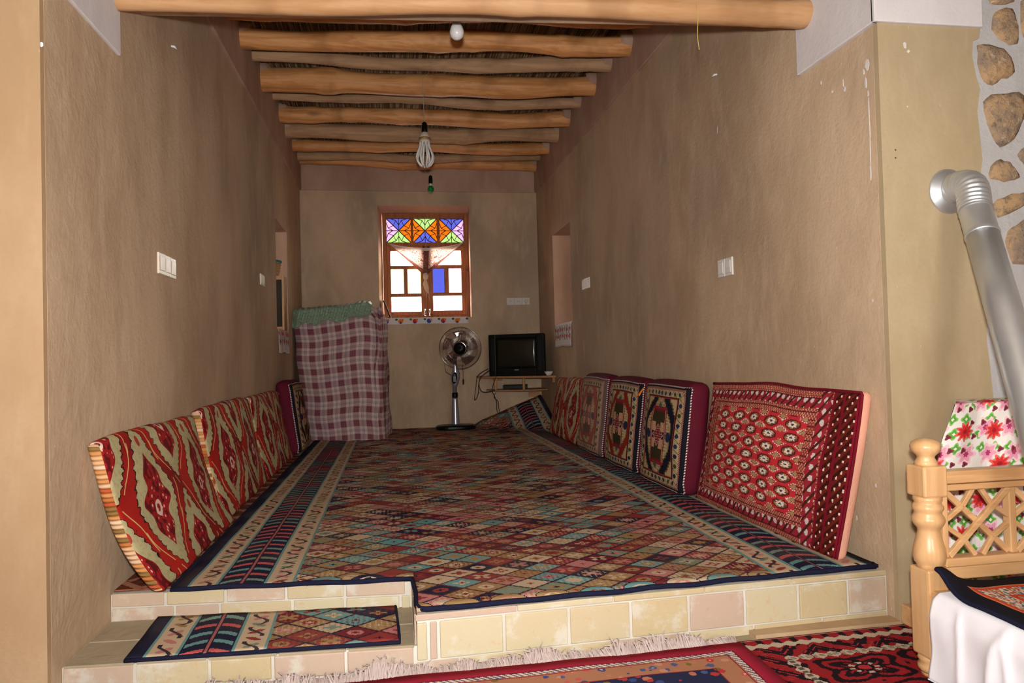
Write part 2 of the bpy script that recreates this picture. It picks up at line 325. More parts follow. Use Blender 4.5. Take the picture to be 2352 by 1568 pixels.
def floral():
    x, y = UV(); P = vec(x, y, 0.); wob = noise(P, 70, 2)-.5
    c = h('ece6e0')
    def layer(c, sx, sy, per, rad, cols, seed, pet=7., dens=1.):
        gx, gy = x/per+sx, y/per+sy; gy2 = gy; row = flr(gy2); gx = gx+row*.37; fx, fy = frc(gx)-.5, frc(gy2)-.5; r = hyp(fx, fy)+wob*.10; th = atan(fy, fx)
        on = wn(flr(gx), row, seed) < dens; k = r/(rad*(1.0+0.)+cos(th*pet)*rad*.22)
        c = mix((k < 1.)*on, c, cols[0]); c = mix((k < .72)*on, c, cols[1]); return mix((k < .28)*on, c, cols[2])
    c = layer(c, .2, .1, .046, .34, [h('8cc06a'), h('5aa83c'), h('ece6e0')], 1., 4., .75)
    c = layer(c, .6, .45, .082, .36, [h('f2c6d0'), h('e79db4'), h('b0386a')], 2., 6., .8)
    c = layer(c, .1, .6, .043, .20, [h('8a4a38'), h('7c2a44'), h('5a1830')], 3., 3., .5)
    c = layer(c, .45, .0, .108, .25, [h('e0625a'), h('d02a2c'), h('a01a28')], 4., 9., .85)
    return c
m_floral = material('rose_print_cotton', floral, .7, .3)
def vine_cloth():
    u, v = UV(); t = u/.075; s = frc(t)-.5; c = h('e2dcdc'); z = v/.22
    on = band(z, .28, .92); wv = sin(z*14.+flr(t)*2.)*.22
    c = mix(on*(abs(s-wv) < .10), c, h('2f5a34')); c = mix(on*(hyp(s+wv*.8, (frc(z*3.4)-.5)*.8) < .24), c, h('c9302c')); return c
m_vine = material('vine_embroidered_cloth', vine_cloth, .85, .2)
def bird_cloth():
    u, v = UV(); t = u/.155; s = (frc(t)-.5)*.155; i = flr(t); c = h('ded8d8'); b = hyp(s*1.0, v-.028) < .026; tl = (hyp((s-.022)*1.1, v-.042) < .014)
    lf = hyp((s+.045)*.8, v-.048) < .012; pt = (abs(s) < (.03-abs(v-.012)*1.5)*.4)
    c = mix(b, c, pal(wn(i, 1.), [h('d0402c'), h('2f4fa4'), h('e0792c'), h('c8382c')])); c = mix(pt, c, h('2a3f8c')); c = mix(tl, c, h('e08030')); return mix(lf, c, h('3d6a34'))
m_bird = material('bird_embroidered_cloth', bird_cloth, .85, .2)
def scarf():
    u, v = UV(); P = vec(u, v, 0.); d, q = voro(P, 11.); sp = frc(d*5.); c = mix(sp < .38, h('eadfce'), h('a8452c'))
    d2, _ = voro(P, 7.); edge = mx((v > .78), (abs(u-.5) < .035)); c = mix(edge*.85, c, mix(noise(P, 26, 2) > .5, h('3d2a1c'), h('8e2420'))); c = mix((d2 < .16)*(v > .35), c, h('c2241f'))
    c = mix((d2 > .16)*(d2 < .21)*(v > .35), c, h('3f5a2c')); return mix(v < .10, c, h('efe6da'))
m_scarf = material('paisley_scarf', scarf, .7, .2, transl=.28)
m_tail = material('pale_scarf_tail', lambda: mix(noise(OB(), 40, 2), h('efe0cc'), h('e0c9ae')), .8, .2, transl=.2)
def redrug():
    u, v = UV(); q = .004; u1 = (flr(u/q)+.5)*q; v1 = (flr(v/q)+.5)*q; e = mn(u1, v1)
    d, k = voro(vec(u1, v1, 0.), 30.); kx, ky, kz = sep(k); fc = pal(kx, [h('c08a74'), h('3a4a80'), h('b8303a'), h('6f6a2c'), h('c05a54'), h('4a5a88'), h('b4745c')])
    c = mix(d < .36, h('a87458'), fc); c = mix((d < .10), c, h('d8b8a0')); c = mix(e > .155, c, mix(d < .40, h('262a48'), mix(ky > .5, fc, h('b03a34')))); c = mix(band(e, .15, .158), c, h('7a2a2c')); c = mix(e > .34, c, mix(d < .35, h('8e1f34'), fc))
    dia = frc((u1+v1)*55.) > .5; c = mix(e < .078, c, mix(dia, h('d9c8ba'), h('6a5a68'))); c = mix(e < .052, c, h('a0223a')); c = mix(band(e, .052, .057), c, h('5a1226')); c = mix(band(e, .078, .084), c, h('8a2034')); return c, noise(vec(u, v, 0.), 300, 1)
m_redrug = material('crimson_bordered_rug', redrug, .95, .1, bump=.3, bdist=.003, sheen=0.)
def darkrug():
    u, v = UV(); q = .004; u1 = (flr(u/q)+.5)*q; v1 = (flr(v/q)+.5)*q; RD, BK, WT = h('8f2026'), h('1f1118'), h('b7a894')
    n = noise(vec(u1, v1, 0.), 30, 2); zz = tri(u1*4.2)*.12
    s = frc((v1+zz)*11.+(n-.5)*.7); c = mix(s < .52, RD, BK); c = mix((frc((v1+zz)*44.) < .3)*(n > .52), c, h('a83038'))
    U0, V0 = .60, .15
    ins = (u1 < U0)*(v1 > V0); fx, fy = frc((u1-.02)/.27)-.5, frc((v1-V0-.02)/.17)-.5; r = hyp(fx, fy*.8); th = atan(fy, fx)
    k = mix(tri(hyp(fx, fy)*5.+cos(th*4.)*.5+n*.6) < .5, RD, BK); k = mix(r < cos(th*8.)*.10+.20, k, BK); k = mix((r < .17)*(r > .11)*(cos(th*8.) > .2), k, WT); k = mix(r < .07, k, h('a83038')); c = mix(ins, c, k)
    ser = lambda d, t: (d < tri(t*22.)*.016+.006)*(d > -.006); edge = lambda d, t: band(d, .001, .006)*(frc(t*44.) > .3)
    l1 = ser(abs(v1-V0), u1)*(u1 < U0+.01); l2 = ser(abs(u1-U0), v1)*(v1 > V0); c = mix(l1+l2, c, WT); c = mix((edge(abs(v1-V0), u1)*(u1 < U0)+edge(abs(u1-U0), v1)*(v1 > V0))*.8, c, BK)
    c = mix(v1 < .040, c, mix(frc(u1*18.) < .35, RD, BK)); c = mix(ser(abs(v1-.048), u1+.01), c, WT); c = mix(v1 < .006, c, h('9a8f86')); return c, noise(vec(u, v, 0.), 300, 1)
m_darkrug = material('dark_red_tribal_rug', darkrug, .95, .1, bump=.3, bdist=.003)
def benchrug():
    u, v = UV(); q = .0035; u1 = (flr(u/q)+.5)*q; v1 = (flr(v/q)+.5)*q; e = mn(u1, v1)
    n = noise(vec(u1*1.3, v1, 0.), 60, 1); k = pal(noise(vec(u1, v1*3., 2.), 34, 0), [h('c24a2c'), h('3f5c5c'), h('d8c4a4'), h('b8642c'), h('88a09c'), h('c24a2c'), h('2a2c44'), h('d8c4a4'), h('7a2a2a')])
    k2 = pal(noise(vec(u1*3., v1, 5.), 30, 0), [h('d8c8b4'), h('a8b0ac'), h('b8542c'), h('d8c8b4'), h('5a6a7a'), h('d8c8b4'), h('c8a088')])
    c = k; c = mix(band(frc(e*5.6), .0, .12), c, h('c4503c')); c = mix(e < .135, c, h('c4452c')); c = mix(e < .122, c, k2); c = mix(e < .072, c, h('c4452c')); c = mix(e < .062, c, h('d07a4c')); c = mix(e < .055, c, h('17161f')); return c, noise(vec(u, v, 0.), 300, 1)
m_benchrug = material('black_bordered_bench_rug', benchrug, .95, .1, bump=.3, bdist=.003)
def brownmat():
    u, v = UV(); d = tri((u+v)*6.); e = tri((u-v)*6.); c = mix(mn(d, e) < .22, h('6a3526'), h('a8765a')); return mix(noise(vec(u, v, 0.), 30, 2) > .58, c, h('4d241a'))
m_brownmat = material('brown_patterned_mat', brownmat, .9, .1)
m_cotton = material('white_cotton', lambda: (mix(noise(OB(), 3, 3), h('f2f1f8'), h('e6e4ec')), noise(OB(), 200, 2)), .85, .2, bump=.1, bdist=.003)
m_fringe = material('cream_wool_fringe', lambda: mix(noise(OB(), 90, 2), h('cdbdb8'), h('ae9c98')), .95, .1)
m_basket = material('coiled_straw', lambda: (mix(frc(sep(OB())[2]*70.) < .3, h('c79f6c'), h('8a6238')), sin(sep(OB())[2]*70.*2*PI)), .8, .2)
m_tealrim = plain('teal_wrapped_rim', '2f7f86', .7)
m_mirror = plain('dim_mirror_glass', '5d5a55', .06, .6, .6)
m_braid = material('multicolour_braid', lambda: pal(frc((sep(OB())[2]+sep(OB())[0])*45.), [h('2a7a84'), h('a02a68'), h('d8a43c'), h('2a3f7c')]), .8)
m_pinkfab = material('pink_tassel_wool', lambda: mix(noise(OB(), 120, 2), h('e0607c'), h('c03a5c')), .9)
# ------------------------------------------------------------------ mesh builder (all coordinates in world metres)
class MB:
    def __init__(s): s.v = []; s.f = []; s.uv = []
    def add(s, vs, fs, uvs=None):
        k = len(s.v); s.v += [Vector(p) for p in vs]; s.f += [tuple(i+k for i in f) for f in fs]; s.uv += list(uvs) if uvs else [(p[0], p[1]) for p in vs]; return s
    def box(s, a, b, X=None):
        vs = [Vector((x, y, z)) for x in (a[0], b[0]) for y in (a[1], b[1]) for z in (a[2], b[2])]
        if X: vs = [X @ p for p in vs]
        return s.add(vs, [(0, 1, 3, 2), (4, 6, 7, 5), (0, 4, 5, 1), (2, 3, 7, 6), (0, 2, 6, 4), (1, 5, 7, 3)])
    def tube(s, pts, r, n=8, cap=True, flat=1.0):
        pts = [Vector(p) for p in pts]; N = len(pts); rs = r if isinstance(r, (list, tuple)) else [r]*N; k = len(s.v); L = 0; vs = []; uvs = []
        ref = None
        for i, p in enumerate(pts):
            t = (pts[min(i+1, N-1)]-pts[max(i-1, 0)]); t = t.normalized() if t.length > 1e-9 else Vector((0, 0, 1))
            if ref is None: ref = t.orthogonal().normalized() if abs(t.z) > .9 else Vector((0, 0, 1))
            a = t.cross(ref); a = a.normalized() if a.length > 1e-6 else t.orthogonal().normalized(); b = a.cross(t).normalized(); ref = b
            if i: L += (p-pts[i-1]).length
            for j in range(n):
                q = 2*PI*j/n; vs.append(p+(a*math.cos(q)+b*math.sin(q)*flat)*rs[i]); uvs.append((j/n, L))
        fs = [(i*n+j, i*n+(j+1) % n, (i+1)*n+(j+1) % n, (i+1)*n+j) for i in range(N-1) for j in range(n)]
        if cap: fs += [tuple(range(n-1, -1, -1)), tuple((N-1)*n+j for j in range(n))]
        return s.add(vs, fs, uvs)
    def lathe(s, prof, c=(0, 0, 0), n=24, X=None, sq=None):     # profile of (radius, height)
        vs = []; uvs = []
        for i, (r, z) in enumerate(prof):
            for j in range(n):
                q = 2*PI*j/n; p = Vector((r*math.cos(q), r*math.sin(q), z)); p = X @ p if X else p+Vector(c); vs.append(p); uvs.append((j/n, z))
        N = len(prof); fs = [(i*n+j, i*n+(j+1) % n, (i+1)*n+(j+1) % n, (i+1)*n+j) for i in range(N-1) for j in range(n)]
        fs += [tuple(range(n-1, -1, -1)), tuple((N-1)*n+j for j in range(n))]
        return s.add(vs, fs, uvs)
    def grid(s, fn, nu, nv, keep=None):
        vs = []; uvs = []
        for j in range(nv+1):
            for i in range(nu+1):
                p, uv = fn(i/nu, j/nv); vs.append(p); uvs.append(uv)
        fs = [(j*(nu+1)+i, j*(nu+1)+i+1, (j+1)*(nu+1)+i+1, (j+1)*(nu+1)+i) for j in range(nv) for i in range(nu) if keep is None or keep((i+.5)/nu, (j+.5)/nv)]
        return s.add(vs, fs, uvs)
    def prism(s, poly, ext):
        n = len(poly); p = [Vector(q) for q in poly]; e = Vector(ext)
        return s.add(p+[q+e for q in p], [tuple(range(n-1, -1, -1)), tuple(range(n, 2*n))]+[(i, (i+1) % n, (i+1) % n+n, i+n) for i in range(n)])
    def build(s, name, mat, parent=None, smooth=False, bevel=0, solid=0, solid_off=-1, seg=2, origin=None, subd=0):
        o3 = Vector(parent.matrix_world.translation) if parent and parent.type == 'EMPTY' else (Vector(parent['_o']) if parent and '_o' in parent else Vector((0, 0, 0)))
        if origin: o3 = Vector(origin)
        me = bpy.data.meshes.new(name); me.from_pydata([p-o3 for p in s.v], [], s.f)
        ul = me.uv_layers.new(name='UVMap'); ul.data.foreach_set('uv', [c for l in me.loops for c in s.uv[l.vertex_index]])
        bm = bmesh.new(); bm.from_mesh(me)
        if getattr(s, 'weld', False): bmesh.ops.remove_doubles(bm, verts=bm.verts, dist=1e-4)
        bmesh.ops.recalc_face_normals(bm, faces=bm.faces); bm.to_mesh(me); bm.free()
        if smooth: me.polygons.foreach_set('use_smooth', [True]*len(me.polygons))
        me.materials.append(mat); o = bpy.data.objects.new(name, me); col.objects.link(o)
        if origin: o.location = origin
        if parent: o.parent = parent
        if bevel:
            m = o.modifiers.new('bevel', 'BEVEL'); m.width = bevel; m.segments = seg; m.limit_method = 'ANGLE'
        if subd:
            m = o.modifiers.new('subd', 'SUBSURF'); m.levels = m.render_levels = subd
        if solid:
            m = o.modifiers.new('solid', 'SOLIDIFY'); m.thickness = solid; m.offset = solid_off
        return o
def tag(o, label, cat, group=None):
    o['label'] = label; o['category'] = cat
    if group: o['group'] = group
    return o
def thing(name, label, cat, loc, group=None):
    o = bpy.data.objects.new(name, None); o.empty_display_size = .1; o.location = loc; col.objects.link(o); o.matrix_world = Matrix.Translation(Vector(loc)); return tag(o, label, cat, group)
def struct(o): o['kind'] = 'structure'; return o
def sub(mb, name, mat, part, **k):     # a sub-part: its part sits at the same origin as the thing
    par = part.parent; o3 = Vector(par.location) if par else Vector((0, 0, 0)); mb.v = [p-o3 for p in mb.v]; return mb.build(name, mat, part, **k)
B = lambda a, b: MB().box(a, b)
lerp = lambda a, b, t: a+(b-a)*t
def nz(*p): # cheap smooth pseudo-noise
    x, y, z = (list(p)+[0, 0])[:3]; return (math.sin(x*1.7+y*2.3+z)+math.sin(x*3.1-y*1.9+z*2.2+1.3)*.6+math.sin(x*.8+y*4.3+z*1.1+2.1)*.5)/2.1
XL, XR, YB = 0., 2.6, 5.78
ZF, ZC, ZLOW = 2.62, 2.83, -.17      # frieze underside, beams, outer floor level
ZOC = 2.16                            # outer ceiling
# ================================================================== structure
def wall_plane(mb, ax, val, a0, a1, z0, z1, holes, depth=0, step=.35):
    """flat wall on axis ax (0: x const, 1: y const) with rectangular holes (a,b,za,zb); depth: recess of each hole"""
    A = sorted({a0, a1, *[q for hh in holes for q in hh[:2]]}); Z = sorted({z0, z1, *[q for hh in holes for q in hh[2:]]})
    P = lambda a, z, d=0: (val+d, a, z) if ax == 0 else (a, val+d, z)
    for i in range(len(A)-1):
        for j in range(len(Z)-1):
            am, zm = (A[i]+A[i+1])/2, (Z[j]+Z[j+1])/2
            if any(hh[0] < am < hh[1] and hh[2] < zm < hh[3] for hh in holes): continue
            mb.add([P(A[i], Z[j]), P(A[i+1], Z[j]), P(A[i+1], Z[j+1]), P(A[i], Z[j+1])], [(0, 1, 2, 3)])
    return P
NL = (4.07, 4.74, 1.05, 1.98); NR = (4.27, 5.01, 1.075, 2.0)
WX0, WX1, WZ0, WZ1 = .8207, 1.8313, 1.2203, 2.4637
def slab(P, a0, a1, z0, z1, T, mb): # outer faces so that walls have thickness
    mb.add([P(a0, z0, T), P(a1, z0, T), P(a1, z1, T), P(a0, z1, T), P(a0, z0), P(a1, z0), P(a1, z1), P(a0, z1)], [(0, 3, 2, 1), (0, 1, 5, 4), (1, 2, 6, 5), (2, 3, 7, 6), (3, 0, 4, 7)])
mb = MB(); P = wall_plane(mb, 0, XL, .02, YB, -.4, 3.25, [NL]); slab(P, .02, YB, -.4, 3.25, -.45, mb); wl = struct(mb.build('wall_left', m_mud)); wl['label'] = 'brown mud plaster wall behind the damask cushion row'
mb = MB(); P = wall_plane(mb, 0, XR, .02, YB, -.4, 3.25, [NR]); slab(P, .02, YB, -.4, 3.25, .45, mb); wr = struct(mb.build('wall_right', m_mud))
mb = MB(); P = wall_plane(mb, 1, YB, -.45, 3.05, -.4, 3.25, [(WX0, WX1, WZ0, WZ1)]); slab(P, -.45, 3.05, -.4, 3.25, .5, mb)
mb.f = mb.f[:-5]+mb.f[-4:]           # leave the outer face open round the window
for a0, a1, z0, z1 in ((-.45, WX0, -.4, 3.25), (WX1, 3.05, -.4, 3.25), (WX0, WX1, -.4, WZ0), (WX0, WX1, WZ1, 3.25)): mb.add([P(a0, z0, .5), P(a1, z0, .5), P(a1, z1, .5), P(a0, z1, .5)], [(0, 3, 2, 1)])
wb = struct(mb.build('wall_back', m_mud))
# recess linings
def lining(x, y0, y1, z0, z1, d, wall, nm):
    m = MB(); m.add([(x, y0, z0), (x, y1, z0), (x, y1, z1), (x, y0, z1), (x+d, y0, z0), (x+d, y1, z0), (x+d, y1, z1), (x+d, y0, z1)], [(0, 1, 5, 4), (1, 2, 6, 5), (2, 3, 7, 6), (3, 0, 4, 7), (4, 5, 6, 7)]); return m.build(nm, m_niche, wall)
lining(XL, NL[0], NL[1], NL[2], NL[3], -.30, wl, 'niche_lining'); lining(XR, NR[0], NR[1], NR[2], NR[3], .30, wr, 'niche_lining')
m = MB(); y = YB; y2 = YB+.5
m.add([(WX0, y, WZ0), (WX1, y, WZ0), (WX1, y, WZ1), (WX0, y, WZ1), (.862, 6.05, 1.239), (1.838, 6.05, 1.239), (1.838, 6.05, 2.426), (.862, 6.05, 2.426), (.862, y2, 1.239), (1.838, y2, 1.239), (1.838, y2, 2.426), (.862, y2, 2.426)], [(i+k, (i+1) % 4+k, (i+1) % 4+k+4, i+k+4) for k in (0, 4) for i in range(4)]); m.build('window_reveal', m_niche, wb)
# front walls facing the outer room
XOL, XOR, YO = -1.3, 4.3, -4.6
wfl = struct(B((XOL, -.004, -.4), (-.0005, .45, 3.25)).build('wall_front_left', m_mud2))
wfl['label'] = 'sandy mud plaster wall with small white specks'
m = MB(); XS = hy(2262, 400, 0).x
_eg = [hy(px, py, -.004) for px, py in ((2255, 40), (2251, 88), (2234, 94), (2235, 128), (2243, 178), (2252, 204), (2247, 255), (2252, 319), (2259, 367), (2252, 405), (2250, 440), (2262, 520), (2258, 600), (2264, 689), (2269, 787), (2275, 836), (2283, 930), (2280, 1050))]
_pl = [(XR+.0005, -.004, -.4), (XR+.0005, -.004, 3.25), (_eg[0].x, -.004, 3.25)]+[(p.x+R.uniform(-.004, .004), -.004, p.z) for p in _eg]+[(_eg[-1].x, -.004, -.4)]
wfr = struct(MB().prism(_pl, (0, .45, 0)).build('wall_front_right', m_mud3)); wst = struct(B((XS-.09, .004, -.4), (XOR, .45, 3.25)).build('wall_stone', m_mortgrey)); wst['label'] = 'rough stone wall set in white gypsum mortar'
for py in (345, 363):
    p = hy(2055, py, 0); MB().lathe([(.0035, 0), (.0035, .004)], n=10, X=Matrix.Translation(p) @ Matrix.Rotation(PI/2, 4, 'X')).build('screw_hole', m_hole, wfr)
for px, py, w_, h_ in ((8, 22, .016, .010), (95, 102, .006, .007)):
    p = hy(px, py, 0); MB().prism([(p.x+w_*math.cos(a)*(.8+.3*R.random()), p.y-.001, p.z+h_*math.sin(a)*(.8+.3*R.random())) for a in [k*PI/4 for k in range(8)]], (0, .003, 0)).build('plaster_chip', m_bowl, wfl)
for px, py, w_, h_ in ((1989, 190, .005, .020), (1992, 150, .010, .022), (1994, 215, .004, .012), (1996, 250, .0025, .045), (1998, 300, .003, .040), (1999, 345, .003, .05), (2000, 395, .004, .028), (1984, 165, .004, .010), (1940, 205, .006, .012), (1937, 190, .003, .014), (1912, 210, .005, .006), (1886, 190, .004, .008), (1648, 300, .002, .02), (2005, 690, .004, .006), (2012, 1115, .004, .007), (1965, 1080, .003, .012), (1968, 1190, .0035, .01)):
    p = hx(px, py, XR); MB().prism([(p.x+.001, p.y+w_*math.cos(a)*(.6+.6*R.random()), p.z+h_*math.sin(a)*(.7+.4*R.random())) for a in [k*PI/4 for k in range(8)]], (-.0022, 0, 0)).build('plaster_drip', m_white, wr)
for px, py, w_, h_ in ((2078, 105, .008, .012), (2086, 118, .006, .006), (2084, 245, .003, .003)):
    p = hy(px, py, -.004); MB().prism([(p.x+w_*math.cos(a)*(.6+.6*R.random()), p.y+.001, p.z+h_*math.sin(a)*(.7+.4*R.random())) for a in [k*PI/4 for k in range(8)]], (0, -.0022, 0)).build('plaster_drip', m_white, wfr)
# bulkhead over the lintel, ceilings, floors, outer room shell
YL0, YL1 = hx(262, 8, 0).y, hx(1862, 32, XR).y
struct(MB().prism([(XL, YL0+.02, ZOC), (XR, YL1+.02, ZOC), (XR, YL1+.3, ZOC), (XL, YL0+.3, ZOC)], (0, 0, 1.1)).build('wall_bulkhead', m_mud))
ce = struct(B((-.45, .6, 3.06), (3.05, YB+.5, 3.25)).build('ceiling', m_mud))
coc = struct(MB().prism([(XOL, YO, ZOC+.03), (XOR, YO, ZOC+.03), (XOR, 0, ZOC+.03), (XR, 0, ZOC+.03), (XR, YL1, ZOC+.03), (XL, YL0, ZOC+.03), (XL, 0, ZOC+.03), (XOL, 0, ZOC+.03)], (0, 0, .15)).build('ceiling_outer', m_mud))
struct(B((XOL-.4, YO-.4, -.6), (XOR+.4, .45, ZLOW)).build('floor_outer', m_floor2))
struct(B((XOL-.3, YO, ZLOW), (XOL, 0, 2.3)).build('wall_outer_left', m_mud2)); struct(B((XOR, YO, ZLOW), (XOR+.3, 0, 2.3)).build('wall_outer_right', m_mud2))
mb = MB(); P = wall_plane(mb, 1, YO, XOL-.3, XOR+.3, -.4, 2.35, [(1.0, 2.1, .75, 1.75)]); P = wall_plane(mb, 1, YO-.35, XOL-.3, XOR+.3, -.4, 2.35, [(1.0, 2.1, .75, 1.75)])
mb.add([(x, y, z) for y in (YO, YO-.35) for x, z in ((1.0, .75), (2.1, .75), (2.1, 1.75), (1.0, 1.75))], [(0, 1, 5, 4), (1, 2, 6, 5), (2, 3, 7, 6), (3, 0, 4, 7)]); struct(mb.build('wall_outer_back', m_mud2))
# ---- raised platform with step, brick tiles
q0, q1, q2, q3 = Vector((0, .44, 0)), Vector((1.0, .335, 0)), Vector((1.0, -.005, 0)), Vector((2.6, .05, 0))
s0 = Vector((0, .075, -.09)); s1 = Vector((1.0, .0, -.09)); ins = .006
mb = MB(); mb.prism([(0, YB, -.004), (0, .446, -.004), (1.006, .341, -.004), (1.006, .002, -.004), (2.6, .057, -.004), (2.6, YB, -.004)], (0, 0, -.3))
plat = struct(mb.build('floor', m_mortar)); plat['label'] = 'raised platform floor edged with pale brick tiles'
mb = MB(); mb.prism([(0, .446, -.094), (0, .082, -.094), (1.006, .007, -.094), (1.006, .341, -.094)], (0, 0, -.2)); step = struct(mb.build('floor_step', m_mortar)); step['label'] = 'low brick step let into the platform corner'
def tiles_on(par, A, Bp, cuts, z0, z1, out, th=.007, gap=.009, name='tile'):
    d = (Bp-A).normalized(); nrm = Vector((d.y, -d.x, 0)); L = (Bp-A).length
    for i in range(len(cuts)-1):
        a, b = cuts[i]+gap/2, cuts[i+1]-gap/2
        if b-a < .01: continue
        o = A+d*a; pr = o-nrm*.004
        mb = MB().prism([Vector((pr.x, pr.y, z0)), Vector((pr.x, pr.y, z0))+d*(b-a), Vector((pr.x, pr.y, z1))+d*(b-a), Vector((pr.x, pr.y, z1))], nrm*(th+R.uniform(-.0015, .0015)))
        mb.build(name, m_tile, par, bevel=.004)
cx = [hy(p, 1450, 0).x-1.0 for p in (984, 1007, 1159, 1310, 1455, 1592, 1725, 1852, 1971)]
cx = [.0]+cx+[1.597]
tiles_on(plat, Vector((1.0, -.003, 0)), Vector((2.6, .052, 0)), cx, -.135, -.024, 0)
tiles_on(plat, Vector((1.0, -.003, 0)), Vector((2.6, .052, 0)), [.0, .31, .62, .93, 1.24, 1.597], -.019, .0, 0, .006, .003, 'coping_tile')
tiles_on(plat, Vector((1.0, -.003, 0)), Vector((2.6, .052, 0)), [.0, .13, .40, .62, .86, 1.1, 1.35, 1.597], -.168, -.140, 0, .004, .006)
rc = [0]+[(hy(p, 1390, .39)).x for p in (374, 518, 661, 797, 937)]+[1.0]
tiles_on(plat, Vector((0, .441, 0)), Vector((1.0, .336, 0)), rc, -.044, .0, 0)
tiles_on(plat, Vector((0, .441, 0)), Vector((1.0, .336, 0)), [0, rc[1]+.03, rc[2]-.02, rc[3]+.02, rc[4], rc[5]-.02, 1.0], -.092, -.049, 0)
tiles_on(step, Vector((0, .077, 0)), Vector((1.0, .002, 0)), [0, .2, hy(472, 1510, 0).x, hy(623, 1500, 0).x, hy(795, 1490, 0).x, 1.0], -.162, -.096, 0)
tiles_on(plat, Vector((1.0, .336, 0)), Vector((1.0, 0, 0)), [.0, .16, .335], -.092, .0, 0)
for r in range(2):
    for c in range(5):
        f = lambda u_, v_: Vector((u_, lerp(.077, .0, u_)+(.36)*v_, -.09))
        x0, x1, v0, v1 = c*.2+.004, c*.2+.196, r*.5+.008, r*.5+.492
        MB().prism([f(x0, v0)-Vector((0, 0, .008)), f(x1, v0)-Vector((0, 0, .008)), f(x1, v1)-Vector((0, 0, .008)), f(x0, v1)-Vector((0, 0, .008))], (0, 0, .008)).build('tread_tile', m_screed, step, bevel=.002)
struct(B((2.08, -.012, ZLOW), (2.6, .045, ZLOW+.018)).build('baseboard_platform', m_mud2))
# ---- stones of the front right wall
def stone(pts, th):
    c = sum((Vector(p) for p in pts), Vector())/len(pts); N = 18; mb = MB(); ring = []
    n = len(pts); per = []
    for i in range(n):
        a, b = Vector(pts[i]), Vector(pts[(i+1) % n])
        for k in range(3):
            t = k/3; p = a.lerp(b, t); per.append(c+(p-c)*(1.07 if k else 1.0)+Vector((R.uniform(-.004, .004), 0, R.uniform(-.004, .004))))
    m = len(per); vs = [p+Vector((0, .012, 0)) for p in per]+[p+Vector((0, -th*.55, 0)) for p in per]+[c+(p-c)*.78+Vector((0, -th*(.9+R.uniform(-.2, .2)), 0)) for p in per]+[c+Vector((0, -th, 0))]
    fs = [(i, (i+1) % m, m+(i+1) % m, m+i) for i in range(m)]+[(m+i, m+(i+1) % m, 2*m+(i+1) % m, 2*m+i) for i in range(m)]+[(2*m+i, 2*m+(i+1) % m, 3*m) for i in range(m)]
    mb.add(vs, fs); return mb.build('stone', m_stone, wst, smooth=True)
za = lambda L: [hy(1780+x*.3188, y*.3188, .012) for x, y in L]; zb = lambda L: [hy(2120+x*.351, 380+y*.351, .012) for x, y in L]
for L in ([(1525, 8), (1600, -90), (1700, -70), (1710, 20), (1620, 40), (1540, 42)], [(1575, 90), (1690, 75), (1730, 200), (1725, 320), (1640, 320), (1540, 220)], [(1760, 20), (1850, -20), (1930, 120), (1850, 330), (1765, 250)],
          [(1445, 330), (1560, 340), (1650, 390), (1715, 530), (1620, 580), (1520, 625), (1460, 520)], [(1500, 710), (1640, 680), (1770, 690), (1775, 850), (1700, 1000), (1600, 1070), (1540, 950), (1495, 800)],
          [(1735, 1110), (1830, 1030), (1960, 1090), (1900, 1230), (1800, 1215)], [(1540, 1200), (1610, 1160), (1690, 1190), (1745, 1290), (1640, 1310), (1530, 1290)], [(1860, 420), (1990, 380), (2080, 600), (1960, 900), (1850, 760)]): stone(za(L), .022)
for L in ([(440, 255), (560, 190), (700, 180), (680, 240), (480, 350)], [(530, 460), (600, 390), (720, 320), (830, 480), (780, 640), (580, 640), (545, 570)], [(645, 740), (700, 690), (850, 760), (800, 960), (690, 900)], [(418, 880), (445, 930), (510, 1130), (490, 1200), (440, 1090)], [(510, 1290), (540, 1235), (640, 1240), (690, 1340), (580, 1400), (512, 1345)], [(760, 1080), (900, 1020), (980, 1200), (850, 1330), (740, 1250)]): stone(zb(L), .02)
for i in range(16):      # the wall goes on to the right with more stones
    cx_, cz_ = 3.52+(i % 2)*.36+R.uniform(-.04, .04), .0+(i//2)*.27+R.uniform(-.03, .03); k = R.randint(6, 8)
    stone([(cx_+R.uniform(.11, .16)*math.cos(2*PI*j/k), .012, cz_+R.uniform(.08, .115)*math.sin(2*PI*j/k)) for j in range(k)], .022)
# ---- friezes
def frieze(name, x, sgn, y0, y1, z0, z1, mat, t=.018):
    a, b = sorted((x-sgn*.002, x+sgn*t)); return struct(B((a, y0, z0), (b, y1, z1)).build(name, mat, bevel=.004))
t1 = frieze('trim_1', XL, 1, YL0+.31, YB, ZF, 3.06, m_frieze); t2 = frieze('trim_2', XR, -1, YL1+.31, YB, ZF, 3.06, m_frieze)
t3 = struct(B((XL+.02, YB-.018, ZF), (XR-.02, YB+.002, 3.06)).build('trim_3', m_frieze, bevel=.004))
t1['label'] = t2['label'] = t3['label'] = 'pinkish plaster band under the ceiling beams'
z_w = 1.86
t4 = frieze('trim_4', XL, 1, -.012, hx(270, 125, 0).y, z_w+.02, ZOC+.03, m_white, .012); t5 = frieze('trim_5', XR, -1, -.012, hx(1840, 170, XR).y, z_w, ZOC+.03, m_white, .02)
t6 = struct(B((XR-.02, -.02, z_w), (XS-.0, .001, ZOC+.03)).build('trim_6', m_white, bevel=.004)); t4['label'] = t5['label'] = t6['label'] = 'white gypsum band below the outer ceiling'
